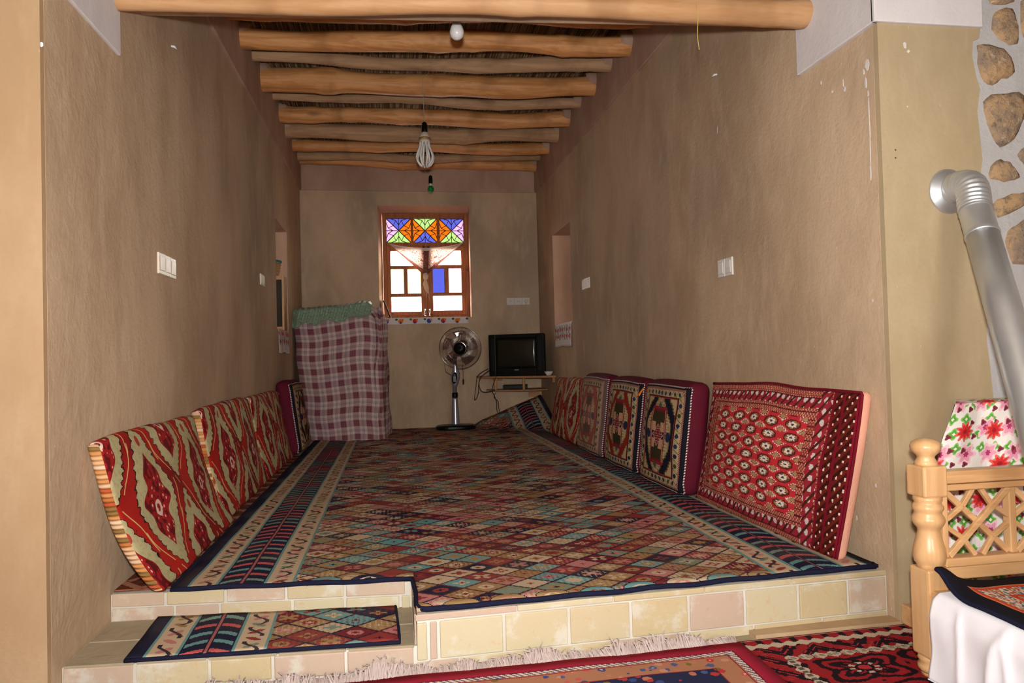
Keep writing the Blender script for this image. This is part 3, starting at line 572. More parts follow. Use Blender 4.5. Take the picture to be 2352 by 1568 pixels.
# ---- reeds of both ceilings
def reeds(name, x0, x1, y0, y1, z, par, step, seg):
    mb = MB(); x = x0
    while x < x1:
        dz = R.uniform(-.008, .008); ph = R.uniform(0, 6); sk = R.uniform(-.02, .02); n = 5; r = R.uniform(.0035, .0065); pts = []
        for k in range(seg+1):
            y = lerp(y0, y1, k/seg); pts.append((x+.01*math.sin(ph+y*1.7)+sk*(y-y0)*.2, y, z+dz+.006*math.sin(ph*2+y*2.3)))
        mb.tube(pts, r, n, cap=False); x += step*R.uniform(.7, 1.3)
    o = mb.build(name, m_reed, par, smooth=True); o['kind'] = 'stuff'; o['label'] = 'dry brown reed matting laid across the beams'; return o
reeds('reed_matting', .03, 2.57, .85, YB, 3.038, ce, .0105, 14)
reeds('reed_matting', XOL+.02, XOR-.02, -.9, -.005, ZOC+.012, coc, .016, 3); reeds('reed_matting', .03, 2.57, -.005, .42, ZOC+.012, coc, .013, 3)
# ================================================================== ceiling logs
def log(a, b, r0, r1, name, label, mat, sag=0., wob=.012, seed=0, knots=3, ext=.0, n=14, group='peeled ceiling logs'):
    rr = random.Random(seed); N = 36; pts = []; rs = []; a, b = Vector(a), Vector(b); ph = [rr.uniform(0, 6) for _ in range(6)]; ks = [(rr.random(), rr.uniform(.08, .2)) for _ in range(knots)]
    for i in range(N+1):
        t = i/N; s = math.sin(PI*t)
        p = a.lerp(b, t)+Vector((0, wob*s*math.sin(ph[0]+t*6), -sag*s+wob*s*(math.sin(ph[1]+t*7)*.7+math.sin(ph[2]+t*15)*.35)))
        r = lerp(r0, r1, t)*(1+.05*math.sin(ph[3]+t*11)+.035*math.sin(ph[4]+t*23)+sum(k*math.exp(-((t-q)/.018)**2) for q, k in ks)); pts.append(p); rs.append(r)
    mb = MB().tube(pts, rs, n); o = tag(mb.build(name, mat, smooth=True, origin=tuple((a+b)/2)), label, 'beam', group); return o
LG = [  # left px, right px, half thickness px left/right, material, sag, label
 ((510, 22), (1500, 42), 22, 22, m_log, .0, 'brown ceiling log in the shadow of the pale lintel log'),
 ((548, 86), (1452, 105), 24, 22, m_log, .015, 'thick orange ceiling log behind the round white bulb'),
 ((575, 127), (1407, 149), 13, 17, m_loggrey, .02, 'thin greyish ceiling log between the two thickest orange logs'),
 ((597, 180), (1369, 198), 27, 22, m_log, .02, 'thick orange ceiling log carrying the cord of the tube lamp'),
 ((622, 217), (1337, 236), 9, 13, m_loggrey, .02, 'thin crooked grey log just behind the lamp cord log'),
 ((638, 261), (1311, 272), 17, 18, m_log, .02, 'knotty orange ceiling log with a hump beside the wall'),
 ((652, 300), (1284, 309), 18, 17, m_loggrey, .006, 'straight dull brown log, fourth from the window wall'),
 ((668, 333), (1263, 341), 12, 14, m_log, .01, 'smooth orange ceiling log, third from the window wall'),
 ((680, 357), (1243, 361), 11, 8, m_loggrey, .012, 'tapering dark log, second from the window wall'),
 ((695, 387), (1230, 385), 12, 14, m_log, .004, 'orange ceiling log resting along the window wall')]
for i, (a, b, ra, rb, mt, sg, lb) in enumerate(LG):
    A = hx(*a, XL); Bq = hx(*b, XR); A.y = min(A.y, YB-.09); Bq.y = min(Bq.y, YB-.09)
    d0 = (A-CAM).dot(_f)/FPX; d1 = (Bq-CAM).dot(_f)/FPX; r0, r1 = ra*d0, rb*d1
    top = 3.02; A.z = min(A.z, top-r0); Bq.z = min(Bq.z, top-r1); A.x = -.05; Bq.x = XR+.05
    log(A, Bq, r0, r1, 'ceiling_log', lb, mt, sg, .024, 20+i, 4)
    for e, (pt, rr_, t_) in enumerate(((A, r0, t1), (Bq, r1, t2))):      # daubs of plaster round the log ends
        x = .045 if e == 0 else XR-.045; s = 1 if e == 0 else -1; vs = MB()
        prof = [(rr_*1.16, -.06), (rr_*1.12, .0), (rr_*1.06, .035), (rr_*.9, .06)]
        X = Matrix.Translation((x-.02*s, pt.y, pt.z+rr_*.42)) @ Matrix.Rotation(PI/2*s, 4, 'Y'); mb = MB().lathe(prof, n=14, X=X); mb.v = [p+Vector((s*.02*nz(p.y*60, p.z*60), 0, 0)) for p in mb.v]
        mb.build('plaster_daub', m_frieze, t_, smooth=True)
A = hx(262, 6, XL); Bq = hx(1862, 33, XR); A.x = -.03; Bq.x = XR+.03
log(A, Bq, .030, .050, 'lintel_log', 'pale peeled lintel log spanning the opening under the outer ceiling', m_loglintel, -.012, .008, 51, 3, group='lintel logs')
p0 = hx(573, 38, .08); tag(MB().tube([(lerp(.03, 2.3, k/30), 2.35+.12*k/30+.004*math.sin(k), 2.985+.006*math.sin(k*.9)) for k in range(31)], .0085, 8).build('lath', m_loglintel, smooth=True), 'thin pale stick lying under the reed matting', 'stick')
# ================================================================== window
win = bpy.data.objects.new('window_1', None); col.objects.link(win); win.location = (1.35, 6.03, 1.237); win.matrix_world = Matrix.Translation(win.location); win['kind'] = 'structure'; win['label'] = 'brown wooden casement window with stained glass fanlight'
Y0, Y1 = 6.02, 6.09
def bars(name, L, par=win, y0=Y0, y1=Y1, bev=.004, mat=None):
    for (a, b, c, d) in L: B((a, y0, c), (b, y1, d)).build(name, mat or m_winwood, par, bevel=bev)
bars('frame_stile', [(.864, .912, 1.237, 2.428), (1.788, 1.836, 1.237, 2.428)]); bars('frame_rail', [(.912, 1.788, 2.372, 2.428), (.912, 1.788, 2.050, 2.095), (.912, 1.788, 1.237, 1.262)])
bars('frame_mullion', [(1.186, 1.213, 2.095, 2.372), (1.482, 1.512, 2.095, 2.372)])
gc = dict(b=glass('blue_glass', (0.0068, 0.0082, 0.0432)), o=glass('orange_glass', (0.0591, 0.0114, 0.0004)), g=glass('green_glass', (0.0318, 0.0591, 0.0159)), p=glass('pink_glass', (0.0682, 0.0318, 0.0636)), gw=glass('pale_green_glass', (0.1604, 0.2100, 0.1145)),
          y=glass('yellow_glass', (0.2367, 0.2100, 0.0764)), B=glass('cobalt_glass', (0.0059, 0.0077, 0.0454)), P=glass('rose_glass', (0.2291, 0.1604, 0.2138)), c=glass('clear_glass', (.9, .9, .88)))
m_lead = plain('dark_lead_came', '3a2030', .6)
def seg(mb, p, q, w=.006):
    p, q = Vector(p), Vector(q); d = (q-p).normalized(); n = Vector((-d.z, 0, d.x))*w/2
    mb.prism([p-n, q-n, q+n, p+n], (0, .010, 0))
for (x0, x1), cs in zip(((.908, 1.190), (1.209, 1.486), (1.508, 1.792)), (('b', 'o', 'g', 'p'), ('g', 'o', 'b', 'o'), ('b', 'p', 'g', 'o'))):
    z0, z1 = 2.094, 2.373; c = Vector(((x0+x1)/2, 6.052, (z0+z1)/2)); cr = [Vector((x0, 6.052, z1)), Vector((x1, 6.052, z1)), Vector((x1, 6.052, z0)), Vector((x0, 6.052, z0))]; ld = MB()
    for k in range(4):
        a, b = cr[k], cr[(k+1) % 4]; g = MB().prism([c, a, b], (0, .004, 0)).build('pane', gc[cs[k]], win)
        seg(ld, c+Vector((0, -.003, 0)), a+Vector((0, -.003, 0)), .010); md = (a+b)/2; o = Vector((0, -.003, 0)); seg(ld, c.lerp(md, .1)+o, md+o, .007)
        pr = [c.lerp(a, .62), c.lerp(md, .62).lerp(c.lerp(a, .55), .55), c.lerp(md, .50), c.lerp(md, .62).lerp(c.lerp(b, .55), .55), c.lerp(b, .62)]
        pr = [a.lerp(md, .30), c.lerp(md, .78).lerp(a, .22), c.lerp(md, .46), c.lerp(md, .78).lerp(b, .22), b.lerp(md, .30)]
        for i in range(4): seg(ld, pr[i]+o, pr[i+1]+o, .007)
        for i in (1, 3): seg(ld, pr[i]+o, (c.lerp(a if i == 1 else b, .42))+o, .006)
    ld.build('lead_came', m_lead, win)
for s, (xa, xb, xm0, xm1, cc) in enumerate(((.912, 1.350, 1.093, 1.137, ('c', 'gw', 'y', 'c')), (1.350, 1.788, 1.554, 1.604, ('c', 'B', 'P', 'c')))):
    dz = .006*s; pa, pb = (.951, 1.285) if s == 0 else (1.421, 1.749)
    sash = B((xa, Y0-.012, 1.262), (pa, Y1-.02, 2.050)).build('sash_stile', m_winwood, win, bevel=.004); B((pb, Y0-.012, 1.262), (xb, Y1-.02, 2.050)).build('sash_stile', m_winwood, win, bevel=.004)
    for z0, z1 in ((1.262-.006*s, 1.308), (1.475, 1.512), (1.791, 1.829), (1.993, 2.050)): B((pa, Y0-.010, z0+dz), (pb, Y1-.022, z1+(dz if z1 < 2.04 else 0))).build('sash_rail', m_winwood, win, bevel=.003)
    B((xm0, Y0-.008, 1.512+dz), (xm1, Y1-.024, 1.791+dz)).build('glazing_bar', m_winwood, win, bevel=.003)
    for (a, b, z0, z1), k in zip(((pa, pb, 1.829, 1.993), (pa, xm0, 1.512, 1.791), (xm1, pb, 1.512, 1.791), (pa, pb, 1.308, 1.475)), cc): B((a-.004, 6.045, z0+dz-.004), (b+.004, 6.049, z1+dz+.004)).build('pane', gc[k], win)
    hxp = 1.325 if s == 0 else 1.378
    hd = B((hxp-.010, Y0-.018, 1.255), (hxp+.010, Y0-.011, 1.335)).build('handle_plate', m_chrome, win, bevel=.003); sub(MB().tube([(hxp, Y0-.018, 1.315), (hxp, Y0-.038, 1.312), (hxp+.004, Y0-.040, 1.285), (hxp, Y0-.036, 1.262)], [.006, .006, .008, .005], 8), 'handle_lever', m_chrome, hd, smooth=True)
    B((hxp-.012, Y0-.020, 2.005), (hxp+.012, Y0-.009, 2.045)).build('bolt', m_black2, win, bevel=.002)
# ---- scarf tied across the casements
sf = thing('scarf', 'paisley scarf tied in a knot across the casement window', 'scarf', (1.35, 5.99, 1.69))
cl, crr, kn = Vector((.925, 5.995, 2.082)), Vector((1.785, 5.995, 2.092)), Vector((1.335, 5.975, 1.700))
def scarf_fn(a, b):
    top = cl.lerp(crr, a)-Vector((0, 0, .058*math.sin(PI*a)**.8)); bot = cl.lerp(kn, a*2) if a < .5 else kn.lerp(crr, a*2-1); p = top.lerp(bot, b)
    w_ = math.sin(PI*a); return p+Vector((0, -.012*math.sin(a*26+b*5)*w_*b-.03*w_*b*(1-b), -.012*w_*math.sin(b*PI))), (a, b)
mb = MB().grid(scarf_fn, 48, 16); mb.build('drape', m_scarf, sf, smooth=True)
MB().tube([kn+Vector((.0, -.005, .035)), kn+Vector((.004, -.012, .0)), kn+Vector((.0, -.008, -.035))], [.022, .030, .020], 10).build('knot', m_scarf, sf, smooth=True)
tl = MB().tube([kn+Vector((.0, -.006, -.030)), kn+Vector((-.004, -.012, -.08)), kn+Vector((.012, -.010, -.14)), kn+Vector((.028, -.006, -.195))], [.016, .036, .034, .006], 12, flat=.3).build('tail', m_tail, sf, smooth=True)
fr = MB()
for k in range(9):
    a = kn+Vector((-.03+.009*k, -.008, -.10-.009*k)); fr.tube([a, a+Vector((.003*math.sin(k), 0, -.04)), a+Vector((.006*math.cos(k*2), 0, -.085-.01*(k % 3)))], .0012, 4)
sub(fr, 'fringe', m_tail, tl)
# ---- cloth on the window sill and in the niches
def runner(name, label, P0, P1, inward, drop, mat, uo=0, wav=.006, tin=.16):
    P0, P1, inward = Vector(P0), Vector(P1), Vector(inward); L = (P1-P0).length; th = thing(name, label, 'cloth', tuple((P0+P1)/2))
    def fn(a, b):
        p = P0.lerp(P1, a)
        if b < .3: q = p+inward*tin*(1-b/.3)+Vector((0, 0, .004))-inward*.008; dv = drop+tin*(1-b/.3)
        else:
            t = (b-.3)/.7; q = p-inward*(.008+.004*math.sin(a*17)*t+wav*t)+Vector((0, 0, .004-drop*t*(1+.03*math.sin(a*9)))); dv = drop*(1-t)
        return q, (a*L+uo, dv)
    MB().grid(fn, 30, 14).build('cloth_panel', mat, th, smooth=True, solid=.002, solid_off=0)
    hm = []
    for i in range(31): hm.append(fn(i/30, 1)[0])
    MB().tube(hm, .0022, 5).build('hem', m_cotton, th); return th
runner('sill_cloth', 'white sill cloth embroidered with small birds under the window', (.882, YB, WZ0), (1.79, YB, WZ0), (0, 1, 0), .068, m_bird, .07)
runner('niche_cloth', 'white niche cloth with red vines beside the television', (XR, 4.30, NR[2]), (XR, 4.97, NR[2]), (1, 0, 0), .225, m_vine)
runner('niche_cloth', 'white niche cloth with dark motifs below the mirror cabinet', (XL, 4.68, NL[2]), (XL, 4.10, NL[2]), (-1, 0, 0), .20, m_vine, .03)
# ---- mirror cabinet, basket, leaning picture frame
mc = thing('mirror_cabinet', 'small wooden mirror cabinet standing in the wall niche', 'cabinet', (-.15, 4.62, NL[2])); zt = hy(645, 634, 4.55).z
B((-.285, 4.53, NL[2]+.002), (-.004, 4.72, zt)).build('body', m_shelfwood, mc, bevel=.003)
for a, b, c, d in ((-.285, -.262, NL[2]+.002, zt), (-.022, -.004, NL[2]+.002, zt), (-.262, -.022, zt-.035, zt), (-.262, -.022, NL[2]+.002, NL[2]+.04)): B((a, 4.518, c), (b, 4.5295, d)).build('door_frame', m_pine, mc, bevel=.003)
B((-.262, 4.523, NL[2]+.04), (-.022, 4.5295, zt-.035)).build('mirror', m_mirror, mc)
bk = thing('basket', 'coiled straw basket with teal rim on the mirror cabinet', 'basket', (-.13, 4.62, zt+.001))
MB().lathe([(.060, 0), (.075, .03), (.086, .08), (.092, .135), (.086, .135), (.078, .08), (.06, .012)], (-.13, 4.62, zt+.001), 24).build('body', m_basket, bk, smooth=True); MB().tube([(-.13+.09*math.cos(k*PI/12), 4.62+.09*math.sin(k*PI/12), zt+.14) for k in range(25)], .011, 8).build('rim', m_tealrim, bk, smooth=True)
pf = thing('picture_frame', 'small dark backed frame leaning in the window corner', 'frame', (.90, 5.88, WZ0+.006)); X = Matrix.Translation((.935, 5.86, WZ0+.010)) @ Matrix.Rotation(math.radians(-20), 4, 'Y')
MB().box((-.006, -.09, 0), (.004, .09, .20), X).build('backing', m_black2, pf); 
for bx in (((.004, -.09, 0), (.012, -.072, .20)), ((.004, .072, 0), (.012, .09, .20)), ((.004, -.072, 0), (.012, .072, .018)), ((.004, -.072, .182), (.012, .072, .20))): MB().box(*bx, X).build('moulding', m_pine, pf)
# ================================================================== bedding stack under plaid cloth
bs = thing('bedding_stack', 'tall stack of bedding wrapped in red plaid cloth', 'bedding', (.45, 5.2, 0))
def bed_fn(face):
    def fn(a, b):
        z = b*1.235
        if face == 'f': x, y, u = lerp(.10, .845, a), lerp(5.0, 4.74, a), a*.80
        elif face == 'r': x, y, u = lerp(.845, .90, a), lerp(4.74, 5.68, a), .80+a*.94
        else: x, y, u = lerp(.03, .10, a), lerp(5.6, 5.0, a), -.6+a*.6
        t = b; top = math.exp(-((1-t)/.05)**2)
        lean = -.10*t if face in 'fl' else 0.
        if face == 'f': x = x+lerp(lean, .0, a); y = y-.05*math.sin(PI*a)*(1-t*.3)+.022*nz(a*6, b*3)*(1.1-t)+.018*math.sin(a*30+nz(b*6)*2)*math.exp(-b*9)+top*.08; x += .010*nz(b*9, 1)
        elif face == 'r': x = x+.03*math.sin(PI*a)+.02*nz(a*7, b*4)+.014*math.sin(a*40)*math.exp(-b*5)-top*.05-.02*t
        else: x = x+lean
        ed = min(a, 1-a); rd = .045*math.exp(-(ed/.045)**2)
        if face == 'f': y += rd
        if face == 'r': x -= rd
        zz = z*(1.0+.05*a if face == 'f' else (1.05 if face == 'r' else 1.0))+.012*nz(a*5, 3)*t-(.075*max(0, (a-.8)/.2)**2*t**6 if face == 'f' else .075*max(0, 1-a*3)*t**6 if face == 'r' else 0)
        return Vector((max(x, .012), y, max(zz, .013))), (u, z+.012*math.sin(a*7))
    return fn
mb = MB()
for fc in 'lfr': mb.grid(bed_fn(fc), 40, 48)
def bedtop(a, b):
    pf_, pb_ = bed_fn('f')(a, 1)[0], Vector((lerp(.02, .86, a), 5.66, 1.2+.06*a)); p = pf_.lerp(pb_, b); p.z += .03*math.sin(PI*b)+.01*nz(a*6, b*6); return p, (a*.8, 1.2+b*.8)
mb.grid(bedtop, 30, 14); mb.build('plaid_cover', m_plaid, bs, smooth=True)
B((.16, 5.06, .012), (.78, 5.6, 1.10)).build('folded_bedding', m_cotton, bs, bevel=.04)
gc_ = thing('satin_cloth', 'crinkled green satin cloth draped over the plaid bedding', 'cloth', (.4, 4.9, 1.2))
def sat(a, b):
    a2 = lerp(-.03, .90, a); f0 = bed_fn('f')(min(max(a2, 0), 1), 1)[0]; f0 = f0+Vector(((a2-min(max(a2, 0), 1))*.8, 0, .012))
    dr = lerp(.16, .125, a)*(1+.12*math.sin(a*23)); cr_ = .012*math.sin(a*90+b*7)+.010*nz(a*60, b*26)
    if b < .45: t = 1-b/.45; p = f0+Vector((0, .30*t, .02+.02*math.sin(t*3)+cr_*.8))
    else: t = (b-.45)/.55; p = f0+Vector((0, -.012-.035*math.sin(t*PI*.5)-.075*(1-math.cos(t*1.4))-abs(cr_)*1.2-.02, .02-dr*t+cr_*.4))
    return p, (a, b)
MB().grid(sat, 130, 34).build('satin_panel', m_satin, gc_, smooth=True, solid=.003)
MB().tube([sat(i/60, 1)[0]+Vector((0, -.002, 0)) for i in range(61)], .006, 6).build('hem', m_satin, gc_, smooth=True)
# ================================================================== fan
FX, FY = 1.595, 5.47; fan = thing('pedestal_fan', 'silver and black pedestal fan standing under the window', 'fan', (FX, FY, .012))
X = Matrix.Translation((FX, FY, .012)); 
def ell(s): return [(s*.215*math.copysign(abs(math.cos(t))**.75, math.cos(t)), s*.15*math.copysign(abs(math.sin(t))**.75, math.sin(t))) for t in [2*PI*k/40 for k in range(40)]]
mb = MB(); vs = []
for s, z in ((.97, 0), (1, .012), (.99, .032), (.90, .044), (.25, .052)): vs += [(FX+x, FY+y, .013+z) for x, y in ell(s)]
mb.add(vs, [(i*40+j, i*40+(j+1) % 40, (i+1)*40+(j+1) % 40, (i+1)*40+j) for i in range(4) for j in range(40)]+[tuple(range(39, -1, -1)), tuple(range(160, 200))]); mb.build('base', m_black, fan, smooth=False)
MB().lathe([(.046, .058), (.044, .07), (.031, .33), (.030, .345)], (FX, FY, 0), 24).build('pole', m_silver, fan, smooth=True); MB().lathe([(.029, .345), (.031, .35), (.031, .395), (.027, .40)], (FX, FY, 0), 24).build('collar', m_black, fan, smooth=True)
MB().lathe([(.024, .40), (.024, .46), (.030, .465)], (FX, FY, 0), 20).build('upper_tube', m_silver, fan, smooth=True)
pn = MB(); vs = []
for z, w_, dx in ((.455, .022, 0), (.50, .038, .004), (.56, .048, .010), (.60, .046, .014), (.64, .034, .012), (.70, .020, .006), (.76, .016, .004)): vs += [(FX+dx+w_*math.cos(2*PI*k/16), FY+.032*math.sin(2*PI*k/16), z) for k in range(16)]
pn.add(vs, [(i*16+j, i*16+(j+1) % 16, (i+1)*16+(j+1) % 16, (i+1)*16+j) for i in range(6) for j in range(16)]+[tuple(range(15, -1, -1)), tuple(range(96, 112))]); hb = pn.build('control_head', m_silver, fan, smooth=True)
cp = MB().lathe([(.027, 0), (.027, .006), (.02, .009)], n=24, X=Matrix.Translation((FX-.002, FY-.026, .555)) @ Matrix.Rotation(math.radians(8), 4, 'Y') @ Matrix.Diagonal((1, 1, 2.3, 1)) @ Matrix.Rotation(PI/2, 4, 'X')).build('control_panel', m_black, fan, smooth=True)
for r in range(4):
    for c in range(3): B((FX-.014+c*.010, FY-.0365, .520+r*.014), (FX-.008+c*.010, FY-.034, .526+r*.014)).build('button', m_platew, fan)
HC = Vector((1.657, FY-.06, .872)); tilt = Matrix.Translation(HC) @ Matrix.Rotation(math.radians(-12), 4, 'Z') @ Matrix.Rotation(math.radians(6), 4, 'X') @ Matrix.Rotation(PI/2, 4, 'X')    # local z points to the room
MB().lathe([(.05, -.17), (.075, -.15), (.08, -.08), (.072, -.03), (.03, -.012)], n=24, X=tilt).build('motor_housing', m_black2, fan, smooth=True)
MB().tube([(FX+.004, FY, .75), (FX+.02, FY+.01, .80), tilt @ Vector((0, -.02, -.11))], [.02, .024, .03], 10).build('neck', m_silver, fan, smooth=True)
for k in range(5):
    def bl(a, b):
        th_ = k*2*PI/5+lerp(-.46, .46, b)*(1-.15*a)+a*.35; r = lerp(.045, .185, a); return tilt @ Vector((r*math.cos(th_), r*math.sin(th_), .012+.022*(b-.5))), (a, b)
    MB().grid(bl, 8, 8).build('blade', m_blade, fan, smooth=True, solid=.002)
MB().lathe([(.062, .045), (.066, .052), (.060, .062), (.035, .071), (.0, .074)], n=28, X=tilt).build('hub_badge', m_black, fan, smooth=True); MB().lathe([(.066, .044), (.078, .046), (.079, .050), (.066, .053)], n=40, X=tilt).build('hub_ring', m_chrome, fan, smooth=True)
for nm, sg in (('front_grille', 1), ('rear_grille', -1)):
    mb = MB()
    for k in range(96):
        a = 2*PI*k/96; pr = [(.07, .048), (.13, .050), (.185, .040), (.212, .018), (.220, .0)] if sg > 0 else [(.07, -.055), (.15, -.052), (.20, -.03), (.220, 0)]
        mb.tube([tilt @ Vector((r*math.cos(a+.12*r), r*math.sin(a+.12*r), z)) for r, z in pr], .0009, 4, cap=False)
    for r, z in ((.222, 0), (.13, .050 if sg > 0 else -.052), (.185, .041 if sg > 0 else -.036)): mb.tube([tilt @ Vector((r*math.cos(k*PI/40), r*math.sin(k*PI/40), z)) for k in range(81)], .004 if r > .2 else .0013, 6)
    mb.build(nm, m_chrome, fan, smooth=True)
cdp = [tilt @ Vector((-.05, -.12, -.12)), Vector((FX-.10, FY+.10, .74)), Vector((FX-.085, FY+.10, .62)), Vector((FX-.03, FY+.06, .585)), Vector((FX+.02, FY+.05, .60))]
MB().tube(cdp, .0028, 6).build('power_cord', m_blackcord, fan, smooth=True); MB().tube([Vector((FX+.095, FY+.08, .74)), Vector((FX+.10, FY+.08, .60)), Vector((FX+.10, FY+.08, .53))], .0028, 6).build('hanging_cord', m_blackcord, fan); MB().tube([(FX+.10, FY+.08, .54), (FX+.10, FY+.08, .525), (FX+.10, FY+.08, .49), (FX+.10, FY+.08, .475)], [.004, .010, .009, .003], 8).build('plug', m_blackcord, fan, smooth=True)
# ================================================================== corner shelf, television, receiver
sh = thing('corner_shelf', 'two tier chipboard corner shelf below the wall sockets', 'shelf', (2.3, 5.5, .40))
zt = .562; g_ = lambda L, z: [(x, y, z) for x, y in L]
topP = [(1.86, YB-.012), (1.87, 5.62), (1.90, 5.52), (1.98, 5.43), (2.12, 5.32), (2.34, 5.14), (2.50, 5.02), (XR-.012, 4.98), (XR-.012, YB-.012)]
MB().prism(g_(topP, zt-.022), (0, 0, .022)).build('top_board', m_shelfwood, sh, bevel=.002)
lowP = [(1.97, YB-.012), (2.0, 5.62), (2.08, 5.52), (2.30, 5.36), (2.44, 5.34), (XR-.012, 5.38), (XR-.012, YB-.012)]
MB().prism(g_(lowP, .395), (0, 0, .016)).build('lower_board', m_shelfwood, sh, bevel=.002)
for x, y in ((2.055, 5.60), (2.33, 5.40)): MB().lathe([(.016, .411), (.016, .54)], (x, y, 0), 16).build('post', m_pine, sh, smooth=True)
for a, b in (((XR-.03, 5.06, .49), (XR-.002, 5.10, zt-.022)), ((2.05, YB-.03, .50), (2.15, YB-.002, zt-.022)), ((2.45, YB-.02, .31), (2.58, YB-.002, .36))): B(a, b).build('wall_batten', m_shelfwood, sh, bevel=.002)
tv = thing('television', 'black boxy tube television on the corner shelf', 'television', (2.25, 5.35, zt+.001)); T = Matrix.Translation((2.245, 5.28, zt+.001)) @ Matrix.Rotation(math.radians(-24), 4, 'Z')
def tvb(name, a, b, mat, bev=.01, **k): o = MB().box(a, b, T).build(name, mat, tv, bevel=bev, **k); return o
mb = MB(); n = 0; L = [(-.30, -.02, 0, .44), (-.30, .04, 0, .44), (-.29, .09, .005, .43), (-.20, .25, .02, .36), (-.15, .36, .04, .28)]
for x, y, z0, z1 in L: mb.v += [T @ Vector(p) for p in ((x, y, z0), (-x, y, z0), (-x, y, z1), (x, y, z1))]
mb.uv = [(0, 0)]*len(mb.v); mb.f = [(3, 2, 1, 0), (16, 17, 18, 19)]+[(4*i+j, 4*i+(j+1) % 4, 4*i+4+(j+1) % 4, 4*i+4+j) for i in range(4) for j in range(4)]; mb.build('housing', m_black, tv, bevel=.012)
for a, b in (((-.30, -.045, .0), (-.222, -.02, .44)), ((.215, -.045, .0), (.30, -.02, .44)), ((-.222, -.045, .395), (.215, -.02, .44)), ((-.222, -.045, .0), (.215, -.02, .085))): tvb('bezel', a, b, m_black, .008)
for s in (-1, 1): tvb('speaker_grille', (min(s*.235, s*.275), -.049, .05), (max(s*.235, s*.275), -.044, .39), m_black2, .003)
def scr(a, b): x, z = lerp(-.222, .215, a), lerp(.085, .395, b); return T @ Vector((x, -.022-.016*(1-(2*a-1)**2)*(1-(2*b-1)**2), z)), (a, b)
MB().grid(scr, 14, 12).build('screen', m_tvglass, tv, smooth=True, solid=.004)
tvb('brand_badge', (-.02, -.048, .058), (.025, -.0445, .068), m_silver, .001)
for k in range(5): tvb('button', (-.01+k*.016, -.049, .022), (.0+k*.016, -.044, .03), m_black2, .001)
tvb('indicator_window', (-.115, -.0475, .02), (-.07, -.044, .034), m_black2, .001)
for s in (-.2, .2): tvb('foot', (s-.03, .0, -.001), (s+.03, .12, .0), m_black2, 0)
rv = thing('receiver', 'flat black receiver box on the lower shelf board', 'receiver', (2.25, 5.5, .412)); X = Matrix.Translation((2.255, 5.50, .412)) @ Matrix.Rotation(math.radians(-12), 4, 'Z')
MB().box((-.13, -.085, .004), (.13, .10, .050), X).build('body', m_black, rv, bevel=.004); MB().box((-.128, -.0895, .008), (.128, -.085, .046), X).build('front_panel', m_black2, rv, bevel=.002)
for k in range(3): MB().box((.02+.028*k, -.0925, .022), (.038+.028*k, -.0895, .030), X).build('button', m_black2, rv)
for x in (-.10, .10):
    for y in (-.06, .07): MB().box((x-.012, y-.012, 0), (x+.012, y+.012, .004), X).build('foot', m_black2, rv)
bw = thing('bowl', 'small white scalloped bowl at the shelf edge', 'bowl', (2.535, 5.07, zt+.001)); mb = MB(); vs = []; N = 32
for r, z in ((.022, 0), (.025, .004), (.036, .018), (.043, .036), (.040, .036), (.03, .016), (.0, .008)): vs += [(2.535+r*(1+.06*math.cos(8*2*PI*k/N)*(z > .03))*math.cos(2*PI*k/N), 5.07+r*(1+.06*math.cos(8*2*PI*k/N)*(z > .03))*math.sin(2*PI*k/N), zt+.001+z+(.004*math.cos(8*2*PI*k/N) if z > .03 else 0)) for k in range(N)]
mb.add(vs, [(i*N+j, i*N+(j+1) % N, (i+1)*N+(j+1) % N, (i+1)*N+j) for i in range(6) for j in range(N)]+[tuple(range(N-1, -1, -1))]); mb.build('body', m_bowl, bw, smooth=True)
MB().tube([(2.535+.0415*math.cos(k*PI/16), 5.07+.0415*math.sin(k*PI/16), zt+.0375+.004*math.cos(k*PI/2)) for k in range(33)], .0018, 5).build('rim', m_bowl, bw, smooth=True)
pen = thing('marker', 'short white stick lying before the television', 'stick', (2.14, 5.315, zt+.005)); MB().tube([(2.125, 5.33, zt+.006), (2.155, 5.312, zt+.006)], .005, 8).build('barrel', m_bowl, pen, smooth=True); MB().tube([(2.155, 5.312, zt+.006), (2.168, 5.304, zt+.006)], [.0055, .0052], 8).build('cap', m_platew, pen)
def cable(pts, r, name, label, mat=m_blackcord, cat='cable'):
    pts = [Vector(p) for p in pts]; out = []
    for i in range(len(pts)-1):
        p0, p1, p2, p3 = pts[max(i-1, 0)], pts[i], pts[i+1], pts[min(i+2, len(pts)-1)]
        for k in range(8):
            t = k/8; out.append(.5*((2*p1)+(p2-p0)*t+(2*p0-5*p1+4*p2-p3)*t*t+(3*p1-p0-3*p2+p3)*t**3))
    out.append(pts[-1]); return tag(MB().tube(out, r, 6).build(name, mat, smooth=True), label, cat)
cable([hy(1122, 846, 5.42), hy(1098, 862, 5.44), hy(1093, 890, 5.46), hy(1090, 918, 5.47), hy(1098, 905, 5.46), hy(1102, 870, 5.44), hy(1124, 850, 5.42)], .004, 'looped_cable', 'black cable hanging in a long loop beside the television')
cable([hy(1106, 862, 5.44), hy(1100, 880, 5.46), hy(1106, 898, 5.47), hy(1120, 900, 5.47), hy(1136, 896, 5.50)], .004, 'short_cable', 'black cable sagging to the lower shelf board')
cable([hy(1140, 864, 5.35), hy(1134, 880, 5.50), hy(1131, 898, 5.48), hy(1140, 920, 5.6), hy(1141, 940, 5.68), hy(1146, 952, 5.72)], .004, 'down_cable', 'black cable dropping from the television to the raised carpet')
cable([hy(1138, 902, 5.60), hy(1135, 912, 5.6), hy(1144, 922, 5.62), hy(1146, 938, 5.68), hy(1150, 950, 5.72)], .004, 'down_cable', 'black cable crossing another below the lower shelf board')
